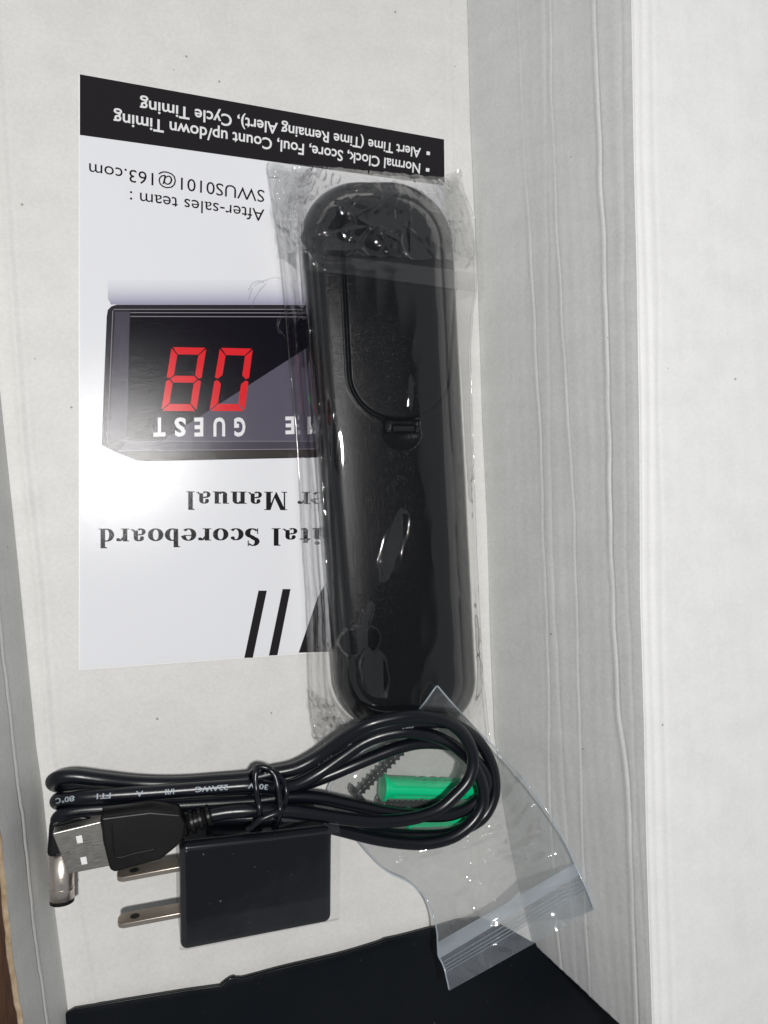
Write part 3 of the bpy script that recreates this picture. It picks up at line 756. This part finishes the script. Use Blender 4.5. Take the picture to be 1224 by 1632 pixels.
# bright cut rims of the sleeve
def rim(tab, ya, yb, r, z=None, parent=None, mat='film'):
    pts = [P(interp(tab, y) + .6 * nz(y * .05, 2), y, (zfilm(interp(tab, y), y) if z is None else z) + .1) for y in [lerp(ya, yb, k / 60) for k in range(61)]]
    return tube(pts, r, 6)
v_, f_ = rim(xL, 262, 1180, .2); mk('rim', v_, f_, M['tape'], sv, True)
v_, f_ = rim(xR, 290, 1180, .2); mk('rim', v_, f_, M['tape'], sv, True)
hair = [[(449, 444), (438, 441), (424, 446), (408, 452), (401, 462), (397, 476)], [(424, 452), (414, 462), (405, 478), (402, 492)], [(421, 450), (415, 447), (404, 450), (396, 462)], [(453, 500), (446, 510), (443, 522), (449, 530), (455, 538)], [(450, 498), (444, 506), (441, 520), (446, 532)]]
vs, fs = [], []
for h in hair: tube(catmull([P(x, y, 2.2 + .4 * (k % 2)) for k, (x, y) in enumerate(h)], .5), .11, 5, True, vs, fs)
mk('frayed_strand', vs, fs, M['tape'], sv, True, kind='stuff')
# ------------------------------------------------------------------ zip bag with hardware
zb = thing('zip_bag', 'small clear zip bag of hardware leaning on the right wall under the coiled cable', 'plastic bag', P(740, 1350, 0))
bagR = [(697, 1093), (722, 1122), (760, 1163), (788, 1191), (828, 1234), (856, 1270), (878, 1302), (902, 1345), (921, 1388), (936, 1420), (947, 1450)]
bagL = [(696, 1093), (664, 1134), (610, 1172), (560, 1214), (524, 1262), (548, 1308), (569, 1338), (612, 1385), (655, 1408), (680, 1434), (695, 1475), (698, 1522), (708, 1543), (716, 1579)]
def resample(pl, n):
    d = [0]
    for a, b in zip(pl, pl[1:]): d.append(d[-1] + math.dist(a, b))
    cr = catmull([(x, y, 0) for x, y in pl], 3); d2 = [0]
    for a, b in zip(cr, cr[1:]): d2.append(d2[-1] + (b - a).length)
    out = []; k = 0
    for i in range(n + 1):
        s = d2[-1] * i / n
        while k < len(cr) - 2 and d2[k + 1] < s: k += 1
        t = (s - d2[k]) / max(1e-6, d2[k + 1] - d2[k]); out.append(cr[k].lerp(cr[k + 1], max(0, min(1, t))))
    return out
nA, nB = 260, 170
# match the two rims: the zip line joins (698,1525) and (921,1388)
def rimpar(pl, brk, n1, n2):
    i = pl.index(brk); a = resample(pl[:i + 1], n1); b = resample(pl[i:], n2); return a + b[1:]
L_ = rimpar(bagL, (698, 1522), 200, 60); R_ = rimpar(bagR, (921, 1388), 200, 60)
def zbag(x, y):
    z = 7.5
    z = lerp(z, 25.5, ss(1175, 1120, y) * ss(600, 690, x)) if y < 1180 else z
    z += 2.5 * math.exp(-((y - 1265) / 55) ** 2) * math.exp(-((x - 670) / 110) ** 2)
    # rises against the right wall and out over the board
    z += 17 * ss(770, 905, x) + 13 * ss(1420, 1580, y) * (1 - .5 * ss(770, 905, x))
    return z
def bagz(x, y, u, v):
    bw, fw = interp(baseR, y), interp(foldR, y)
    z = zbag(x, y); wz = 52 * (x - bw) / (fw - bw); wz = wz + 2.5 + 1.5 * ss(bw, bw + 60, x); e_ = z - wz; z = .5 * (z + wz + math.sqrt(e_ * e_ + 9)) if x > bw - 40 else z; e = min(u, 1 - u); k = ss(0, .12, e)
    z += .5 * nz(x * .012, y * .014, 3) * k
    z += 1.5 * abs(nz(x * .014 + y * .01, y * .02 - x * .008, 5)) * k
    z += .8 * abs(nz(x * .03, y * .035, 14)) * k * math.exp(-(((x - 810) / 70) ** 2 + ((y - 1300) / 110) ** 2))
    # sharp pulls beside the cable
    for (ax_, ay, bx_, by_, am, wd) in ((802, 1228, 832, 1284, 1.0, 4.0), (795, 1250, 830, 1240, .7, 4), (720, 1345, 840, 1366, 1.0, 3.6), (775, 1360, 812, 1320, .9, 4.5), (812, 1320, 842, 1368, 1.0, 4.0), (805, 1222, 812, 1240, .8, 4), (772, 1330, 776, 1362, .7, 3.5)):
        dx, dy = bx_ - ax_, by_ - ay; L2 = dx * dx + dy * dy; t = ((x - ax_) * dx + (y - ay) * dy) / L2; tt = max(0, min(1, t))
        dd = math.hypot(x - ax_ - tt * dx, y - ay - tt * dy) + 2 * nz(x * .05, y * .05, am)
        z += .7 * am * (math.exp(-dd / (2.2 * wd)) - math.exp(-13)) if dd < 28 * wd else 0
    for (ax_, ay, bx_, by_, am, wd) in ((790, 1292, 846, 1228, 1.0, 8), (812, 1338, 846, 1286, .8, 7), (722, 1352, 800, 1322, .9, 7), (752, 1384, 842, 1346, 1.0, 8), (690, 1440, 760, 1400, .7, 9), (800, 1408, 870, 1366, .8, 9), (640, 1372, 700, 1352, .7, 7)):
        dx, dy = bx_ - ax_, by_ - ay; L2 = dx * dx + dy * dy; t = ((x - ax_) * dx + (y - ay) * dy) / L2; tt = max(0, min(1, t))
        dd = math.hypot(x - ax_ - tt * dx, y - ay - tt * dy) + 3 * nz(x * .03, y * .03, am * 7)
        z += 1.35 * am * math.exp(-(dd / wd) ** 2)
    return z
iz = 200
def bagsheet(dz, flatten=1.0, mat='bag', name='front_film', a=0, b=261, lift=0):
    vs = []
    for j in range(a, b):
        for i in range(nB + 1):
            u = i / nB; p = L_[j].lerp(R_[j], u); z = bagz(p.x, p.y, u, j / 260) + (dz if p.x < 740 else dz * (1 - .75 * ss(740, 800, p.x))) * ss(0, .3, min(u, 1 - u)) + lift
            vs.append(P(p.x, p.y, max(.5, z)))
    return mk(name, vs, gridf(nB, b - a - 1), M[mat], zb, True)
bagsheet(0, name='front_film', b=201); bagsheet(-5.0, name='back_film', b=201)
bagsheet(.6, mat='lip', name='bag_mouth', a=200); bagsheet(-.6, mat='lip', name='bag_mouth', a=200)
def strip(ta, tb, zup, mat, name, rr=None):
    vs = []
    for q_ in range(5):
        s_ = lerp(ta, tb, q_ / 4); j = min(259, int(s_)); fr = s_ - j
        for i in range(101):
            u = i / 100; a_ = L_[j].lerp(L_[j + 1], fr); b_2 = R_[j].lerp(R_[j + 1], fr); p = a_.lerp(b_2, u)
            vs.append(P(p.x, p.y, bagz(p.x, p.y, u, 0) + .7 + zup * math.sin(q_ / 4 * math.pi)))
    return mk(name, vs, gridf(100, 4), M[mat], zb, True)
strip(193, 206, .7, 'zip', 'zip_strip')
for k in (213, 219, 224, 229): strip(k, k + 1.6, .35, 'zip', 'lip_ridge')
for nm, RR in (('side_seam', L_), ('side_seam', R_)):
    pts = [P(p.x + .5 * nz(p.y * .08, 3), p.y, bagz(p.x, p.y, 0, 0) + .1) for p in RR[::3]]
    v_, f_ = tube(pts, .28, 6); mk(nm, v_, f_, M['zip'], zb, True)
# wall anchors
def anchor(a, b, z, r, label):
    A_, B_ = P(*a, z), P(*b, z); L = (B_ - A_).length; t = (B_ - A_).normalized(); s = t.cross(Vector((0, 0, 1))).normalized(); u = s.cross(t)
    th = thing('wall_anchor', label, 'wall anchor', Vector((A_.x, A_.y, z - r)), 'green wall anchors in the zip bag')
    vs = []; n, m_ = 48, 60
    for j in range(m_ + 1):
        q = j / m_
        for k in range(n):
            an = 2 * math.pi * k / n; rr = r * (1 - .22 * ss(.75, 1, q)); 
            fl_ = abs(math.sin(an * 3)); rr -= .6 * (1 - min(1, fl_ * 2.2)) * ss(.06, .1, q)
            rr -= .25 * (abs((q * 9) % 1 - .5) < .16) * (abs(math.cos(an)) > .7) * ss(.3, .35, q)
            if abs(math.cos(an)) > .93 and .3 < q: rr -= .9
            vs.append(A_ + t * (L * q) + (s * math.cos(an) + u * math.sin(an)) * rr)
    fs = [(j * n + k, j * n + (k + 1) % n, (j + 1) * n + (k + 1) % n, (j + 1) * n + k) for j in range(m_) for k in range(n)] + [tuple(range(n))[::-1], tuple(m_ * n + k for k in range(n))]
    mk('sleeve', vs, fs, M['green'], th, True)
    v_, f_ = tube([A_ - t * .2, A_ + t * 1.0], r + .7, 40); bevel(mk('flange', v_, f_, M['green'], th), .25)
    return th
anchor((610, 1255), (762, 1259), 7.2, 3.6, 'larger-looking green plastic wall anchor inside the cable loop, fully in view')
anchor((648, 1304), (752, 1302), 6.0, 3.0, 'green plastic wall anchor mostly hidden under the lower cable strands')
def screw(hd, tip, zh, zt, label, r=1.75):
    A_, B_ = P(*hd, zh), P(*tip, zt); t = (B_ - A_).normalized(); L = (B_ - A_).length; s = t.cross(Vector((0, 0, 1))).normalized(); u = s.cross(t)
    th = thing('screw', label, 'screw', Vector((A_.x, A_.y, zh - 3)), 'black screws in the zip bag')
    n, m_ = 28, int(L * 9); vs = []
    for j in range(m_ + 1):
        q = j / m_; x = L * q
        for k in range(n):
            an = 2 * math.pi * k / n; ph = (x / 1.9 - k / n) % 1; tr = max(0, 1 - abs(ph - .5) / .32)
            rr = (r * .68 + .75 * tr * ss(.0, .06, q)) * (1 - .85 * ss(.86, 1, q)); vs.append(A_ + t * x + (s * math.cos(an) + u * math.sin(an)) * rr)
    fs = [(j * n + k, j * n + (k + 1) % n, (j + 1) * n + (k + 1) % n, (j + 1) * n + k) for j in range(m_) for k in range(n)]
    mk('threaded_shank', vs, fs, M['screw'], th, True)
    prof = [(-2.2, .3), (-2.1, 2.0), (-1.7, 2.9), (-.9, 3.5), (-.3, 3.7), (0, 3.6), (.1, 1.4)]; vs = []
    for x, rr in prof:
        for k in range(32):
            an = 2 * math.pi * k / 32; vs.append(A_ + t * x + (s * math.cos(an) + u * math.sin(an)) * rr)
    fs = [(j * 32 + k, j * 32 + (k + 1) % 32, (j + 1) * 32 + (k + 1) % 32, (j + 1) * 32 + k) for j in range(len(prof) - 1) for k in range(32)] + [tuple(range(32))[::-1]]
    hdm = mk('head', vs, fs, M['screw'], th, True)
    for ang in (0, math.pi / 2):
        d1 = s * math.cos(ang) + u * math.sin(ang); d2 = t.cross(d1)
        c0 = A_ - t * 2.28
        v_ = [c0 + d1 * a_ * 1.7 + d2 * b__ * .35 + t * e_ for a_, b__, e_ in ((-1, -1, 0), (1, -1, 0), (1, 1, 0), (-1, 1, 0), (-1, -1, .4 ), (1, -1, .4), (1, 1, .4), (-1, 1, .4))]
        mk('cross_slot', v_, [(0, 1, 2, 3), (7, 6, 5, 4), (0, 4, 5, 1), (1, 5, 6, 2), (2, 6, 7, 3), (3, 7, 4, 0)], M['pit'], hdm)
screw((572, 1262), (664, 1172), 5.5, 5.0, 'black wood screw lying diagonally inside the loop, round head showing')
screw((610, 1282), (725, 1281), 4.6, 4.0, 'black screw lying level just under the larger green anchor', 1.7)
# ------------------------------------------------------------------ power adapter
pa = thing('power_adapter', 'black cube power adapter with two flat metal prongs, below the cable', 'power adapter', P(400, 1420, 0))
ZA = 26.0
top = [P(286, 1345, ZA), P(530, 1318, ZA), P(529, 1471, ZA), P(288, 1518, ZA)]
v_, f_ = prism(top, [Vector((p.x, p.y, 1.0)) for p in top]); ab = mk('body', v_, f_, M['adapter'], pa); bevel(ab, 2.0, 5)
cz = sum((Vector(p) for p in top), Vector()) / 4
tp_ = [cz.lerp(p, 1.012) + Vector((0, 0, .35)) for p in top]
tp_[1].x += 2.0; tp_[2].x += 2.0
vs = []; n_ = 60
for j in range(n_ + 1):
    for i in range(n_ + 1):
        u, v = i / n_, j / n_; p = tp_[0].lerp(tp_[1], u).lerp(tp_[3].lerp(tp_[2], u), v); e = min(v, 1 - v, u)
        z = -2.2 * (1 - ss(0, .08, v)) - 1.2 * (1 - ss(0, .05, 1 - v)) - .8 * (1 - ss(0, .03, u)) + .1 * nz(u * 3, v * 2, 3) + .03 * nz(u * 12, v * 3) - .22 * max(0, v - .72) * 8 * .3
        vs.append(p + Vector((0, 0, z)))
mk('wrap_film', vs, gridf(n_, n_), M['wrap'], pa, True, label='clear film stuck over the adapter top')
# dust flecks on the film
vs, fs = [], []
for k in range(14):
    u, v = random.random(), random.random(); p = tp_[0].lerp(tp_[1], u).lerp(tp_[3].lerp(tp_[2], u), v) + Vector((0, 0, .45)); a = random.random() * 6.3; l_ = .04 + .35 * random.random() ** 5; d = Vector((math.cos(a), math.sin(a), 0)) * l_; e = Vector((-d.y, d.x, 0)).normalized() * .035
    b = len(vs); vs += [p - d - e, p + d - e, p + d + e, p - d + e, p + Vector((0, 0, .06))]; fs += [(b, b + 1, b + 4), (b + 1, b + 2, b + 4), (b + 2, b + 3, b + 4), (b + 3, b, b + 4)]
mk('dust_fleck', vs, fs, M['white'], pa, kind='stuff')
def prong(a, b, zt):
    """blade on edge: thin top edge bright, flat side towards the cable"""
    A_, B_ = P(*a, zt), P(*b, zt); t = (B_ - A_).normalized(); s = Vector((-t.y, t.x, 0)); L = (B_ - A_).length
    tilt = (Vector((0, 0, -1)) + s * .12).normalized(); th_ = t.cross(tilt).normalized()
    if th_.y > 0: th_ = -th_
    prof = [(0, 1.6), (.5, .6), (1.6, 0), (L + 1, 0), (L + 1, 5.2), (1.6, 5.2), (.5, 4.6), (0, 3.6)]
    vt = [A_ + t * x + tilt * h for x, h in prof]; vb = [p + th_ * 1.5 for p in vt]
    v_, f_ = prism(vt, vb); o = mk('prong', v_, f_, M['prong'], pa); bevel(o, .25, 2)
    # solid dark plug for the hole, its shade put into the colour
    c0 = A_ + t * 4.6 + tilt * 2.6 - th_ * .02; vs = [c0 + t * 1.3 * math.cos(k * math.pi / 8) + tilt * 1.2 * math.sin(k * math.pi / 8) for k in range(16)]
    v_, f_ = prism([p - th_ * .04 for p in vs], [p + th_ * 1.56 for p in vs]); bo = mk('prong_hole_plug', v_, f_, M['pit'], o); fixn(bo)
prong((186, 1400), (288, 1381), 17.5); prong((187, 1474), (288, 1455), 17.5)
fp = [P(275, 1362, 21), P(288, 1362, 21), P(290, 1500, 21), P(281, 1505, 21)]
# ------------------------------------------------------------------ cable
uc = thing('usb_cable', 'coiled black cable with a silver plug at its left end, bundled across the adapter', 'cable', P(400, 1280, 0))
RC = 1.95
PA = [(334, 1299, 23), (365, 1294, 23.5), (400, 1292, 24), (454, 1292, 23.5), (490, 1296, 23), (544, 1304, 22), (598, 1309, 21), (652, 1305, 20.5), (695, 1292, 20), (723, 1270, 20), (747, 1242, 20), (754, 1209, 20), (745, 1181, 20.5), (727, 1159, 22), (702, 1146, 24),
      (659, 1141, 26), (616, 1147, 26), (580, 1158, 25), (544, 1179, 22), (508, 1205, 19), (472, 1224, 18), (436, 1232, 17), (400, 1240, 16), (340, 1245, 14), (280, 1249, 14), (220, 1248, 14), (160, 1242, 15), (118, 1237, 15), (94, 1239, 14), (84, 1246, 10), (96, 1253, 6), (150, 1262, 4.5), (240, 1268, 4)]
PB = [(330, 1306, 14), (400, 1303, 17), (454, 1306, 17.5), (508, 1314, 17.5), (544, 1323, 17), (600, 1337, 16.5), (652, 1344, 16), (688, 1343, 16), (723, 1333, 16), (752, 1311, 16), (768, 1285, 16), (770, 1260, 16), (763, 1235, 16), (749, 1211, 15.5), (734, 1197, 15.5), (716, 1184, 17), (688, 1172, 20), (652, 1166, 21.5), (616, 1170, 21), (580, 1183, 20),
      (544, 1207, 19), (508, 1232, 18.5), (472, 1251, 19), (440, 1255, 20), (399, 1252, 20.5), (363, 1254, 20), (256, 1262, 19), (148, 1269, 18), (112, 1272, 16), (92, 1275, 12), (100, 1281, 7), (160, 1284, 4.5), (260, 1288, 4)]
PC = [(96, 1318, 12), (92, 1306, 14), (104, 1297, 15.5), (130, 1291, 16), (180, 1288, 16.5), (256, 1285, 17), (330, 1281, 17), (400, 1277, 17), (457, 1270, 17), (508, 1272, 16.5), (544, 1279, 16), (580, 1287, 15.5), (616, 1295, 15), (652, 1299, 14.5), (706, 1300, 14), (734, 1293, 13.5), (754, 1281, 13), (772, 1262, 12.5), (775, 1240, 12.5), (762, 1217, 12.5), (740, 1198, 13), (712, 1186, 14.5),
      (670, 1184, 15.5), (634, 1192, 16), (601, 1204, 16), (562, 1220, 16), (526, 1235, 15.5), (490, 1248, 15), (455, 1258, 14), (400, 1268, 12), (340, 1275, 11)]
PD = [(330, 1290, 9), (400, 1290, 11), (454, 1296, 13), (500, 1305, 13), (544, 1315, 13), (598, 1327, 12.5), (652, 1332, 12), (706, 1331, 12), (741, 1320, 12), (770, 1302, 12), (786, 1272, 12), (788, 1242, 12), (781, 1213, 12), (766, 1186, 12.5), (745, 1166, 14.5), (713, 1152, 18), (670, 1150, 21), (616, 1157, 21.5), (580, 1168, 20), (544, 1190, 17), (508, 1214, 15), (472, 1236, 13), (440, 1245, 12), (380, 1252, 10), (300, 1256, 8)]
paths = [catmull([P(*q) for q in pl], .7) for pl in (PA, PB, PC, PD)]
vs, fs = [], []
for pth in paths: tube(pth, RC, 22, True, vs, fs)
cord = mk('cord', vs, fs, M['cord'], uc, True)
def fine(vs, fs):
    bm = bmesh.new(); bv = [bm.verts.new((x, y, 0)) for x, y in vs]
    for f in fs:
        try: bm.faces.new([bv[k] for k in f])
        except ValueError: pass
    bmesh.ops.triangulate(bm, faces=bm.faces)
    for _ in range(2):
        bmesh.ops.subdivide_edges(bm, edges=[e for e in bm.edges if e.calc_length() > .12], cuts=2, use_grid_fill=True); bmesh.ops.triangulate(bm, faces=bm.faces)
    bm.verts.index_update(); r = [(v.co.x, v.co.y) for v in bm.verts], [tuple(v.index for v in f.verts) for f in bm.faces]; bm.free(); return r
def cable_text(path, startpx, text, hgt, ang, wscale=1.15, flip=1):
    """print wrapped round the cord, reading away from startpx"""
    s0 = min(range(len(path)), key=lambda i: (Vector((path[i].x, path[i].y)) - Vector((P(startpx[0], startpx[1], path[i].z).x, P(startpx[0], startpx[1], path[i].z).y))).length)
    fr = frames(path); vs, fs = fine(*text2d(text, .02)); x0 = min(v[0] for v in vs); cum = [0]
    for a, b in zip(path, path[1:]): cum.append(cum[-1] + (b - a).length)
    out = []
    # which way is image-left along the path?
    sc_ = hgt / CAP
    for x, y in vs:
        d = (x - x0) * sc_ * wscale * flip + cum[s0]; i = 0
        lo, hi = 0, len(cum) - 2
        while lo < hi:
            m_ = (lo + hi + 1) // 2
            if cum[m_] <= d: lo = m_
            else: hi = m_ - 1
        i = lo; t = (d - cum[i]) / (cum[i + 1] - cum[i]); p = path[i].lerp(path[i + 1], t); T, S_, U = fr[i]
        S_ = S_.lerp(fr[i + 1][1], t).normalized(); U = U.lerp(fr[i + 1][2], t).normalized()
        toimg = -1 if S_.y > 0 else 1          # +1: side vector already points down the photo
        a = ang + (y - CAP / 2) * sc_ / RC
        out.append(p + (U * math.cos(a) + S_ * toimg * math.sin(a)) * (RC + .045))
    mk('printed_marking', out, fs, M['ink'], cord)
# PB, PA run right-to-left on the upper bundle, so upside-down text reads along the path
for st, tx in (((372, 1254), '22AWG'), ((425, 1254), '300V'), ((276, 1262), 'I/II'), ((228, 1265), 'A'), ((176, 1268), 'FT1'), ((124, 1272), '80°C')):
    cable_text(paths[1], (st[0] - 8 if tx == '22AWG' else st[0], st[1]), tx, 1.35, -.25, 1.35)
cable_text(paths[3], (560, 1181), '22AWG', 1.2, .35, 1.2); cable_text(paths[3], (533, 1200), 'VW-1', 1.3, .2, 1.2); cable_text(paths[3], (478, 1232), '80°C', 1.2, .2, 1.1)
cable_text(paths[3], (655, 1150), '300V', 1.1, .75, 1.2)
cable_text(paths[3], (598, 1327), 'VW-1   80°C', 1.1, .2, 1.1)
# usb plug: shell, mould, strain relief
ZP = 27.0
v_, f_ = pxprism([(160, 1303), (164, 1342), (175, 1387), (183, 1391), (256, 1371), (283, 1349), (293, 1336), (296, 1312), (288, 1297), (240, 1293)], ZP, ZP - 9)
ml_ = mk('plug_mould', v_, f_, M['mould'], uc); bevel(ml_, .8, 3)
ri = [(176, 1318), (183, 1362), (246, 1350)]
v_, f_ = tube(catmull([P(x, y, ZP + .05) for x, y in [(178, 1313), (180, 1340), (185, 1366), (215, 1360), (249, 1353)]], .6), .16, 6); mk('raised_line', v_, f_, M['mould'], ml_, True)
v_, f_ = pxprism([(83, 1328), (161, 1309), (177, 1380), (109, 1393.5)], ZP - 2.0, ZP - 6.6)
sh = mk('plug_shell', v_, f_, M['steel'], uc); bevel(sh, .35, 2)
for cx_, cy_ in ((126, 1338), (133, 1372)):
    q = [(cx_ - 7, cy_ - 6), (cx_ + 5.5, cy_ - 8.5), (cx_ + 8, cy_ + 6), (cx_ - 4, cy_ + 8)]
    v_, f_ = pxprism(q, ZP - 1.97, ZP - 2.6); bevel(mk('shell_window', v_, f_, M['white'], sh), .3, 2)
v_, f_ = tube([P(x, y, ZP - 1.99) for x, y in [(90, 1362.5), (108, 1357), (110, 1360), (114, 1359), (146, 1350), (148, 1347), (164, 1344)]], .09, 5); mk('shell_seam', v_, f_, M['pit'], sh)
A_, B_ = P(288, 1316, 22.5), P(336, 1299, 23)
v_, f_ = tube([A_.lerp(B_, -.1), B_], 2.3, 24); core = mk('strain_relief', v_, f_, M['mould'], uc, True)
for k in range(4):
    a = .05 + .27 * k; v_, f_ = tube([A_.lerp(B_, a), A_.lerp(B_, a + .13)], 3.35 - .15 * k, 28); bevel(mk('relief_ring', v_, f_, M['mould'], core), .25, 2)
# barrel plug
A_, B_ = P(98, 1352, 12), P(99, 1437, 12)
dd = (B_ - A_).normalized()
v_, f_ = tube([A_ - dd * 1, A_ + dd * 9, A_ + dd * 9.05, A_ + dd * 9.5, A_ + dd * 9.55, B_ - dd * .9], 3.2, 40, True, rf=None)
br = mk('barrel', v_, f_, M['barrel'], uc, True)
br.data.polygons.foreach_set('use_smooth', [len(p.vertices) == 4 for p in br.data.polygons])
v_, f_ = tube([B_ - dd * 4.2, B_ - dd * 3.6], 3.3, 40); mk('barrel_band', v_, f_, M['barrel'], br)
v_, f_ = tube([B_ - dd * .9, B_], 3.22, 40); mk('barrel_tip', v_, f_, M['mould'], br)
v_, f_ = pxprism([(78, 1312), (100, 1301), (128, 1298), (146, 1302), (132, 1345), (122, 1366), (74, 1368)], 16.5, 8)
bevel(mk('elbow_mould', v_, f_, M['mould'], uc), 1.2, 3)
# ------------------------------------------------------------------ twist tie
tt = thing('cable_tie', 'thin black wire twisted around the middle of the coiled cable', 'cable tie', P(430, 1270, 0))
W1 = [(404, 1262, 4), (399, 1246, 12), (401, 1233, 19), (408, 1227, 22.5), (407, 1240, 23.5), (409, 1262, 24.5), (413, 1285, 27.3), (414, 1302, 26.5), (413, 1312, 21), (420, 1300, 10), (428, 1262, 5), (424, 1240, 12), (420, 1228, 19), (428, 1226, 22.5), (438, 1236, 23.5),
      (443, 1255, 24.5), (446, 1278, 26.5), (446, 1294, 27.5), (443, 1308, 25), (436, 1318, 20), (430, 1310, 10)]
W2 = [(405, 1226, 21), (415, 1222, 22), (430, 1226, 22.5), (446, 1238, 22), (455, 1254, 22), (456, 1270, 23), (452, 1284, 25), (445, 1294, 27.9), (430, 1300, 28.3), (413, 1308, 28), (400, 1318, 26.5), (393, 1322, 26)]
vs, fs = [], []
for wp in (W1, W2): tube(catmull([P(*q) for q in wp], .4), .85, 12, True, vs, fs)
mk('wire', vs, fs, M['cord'], tt, True)
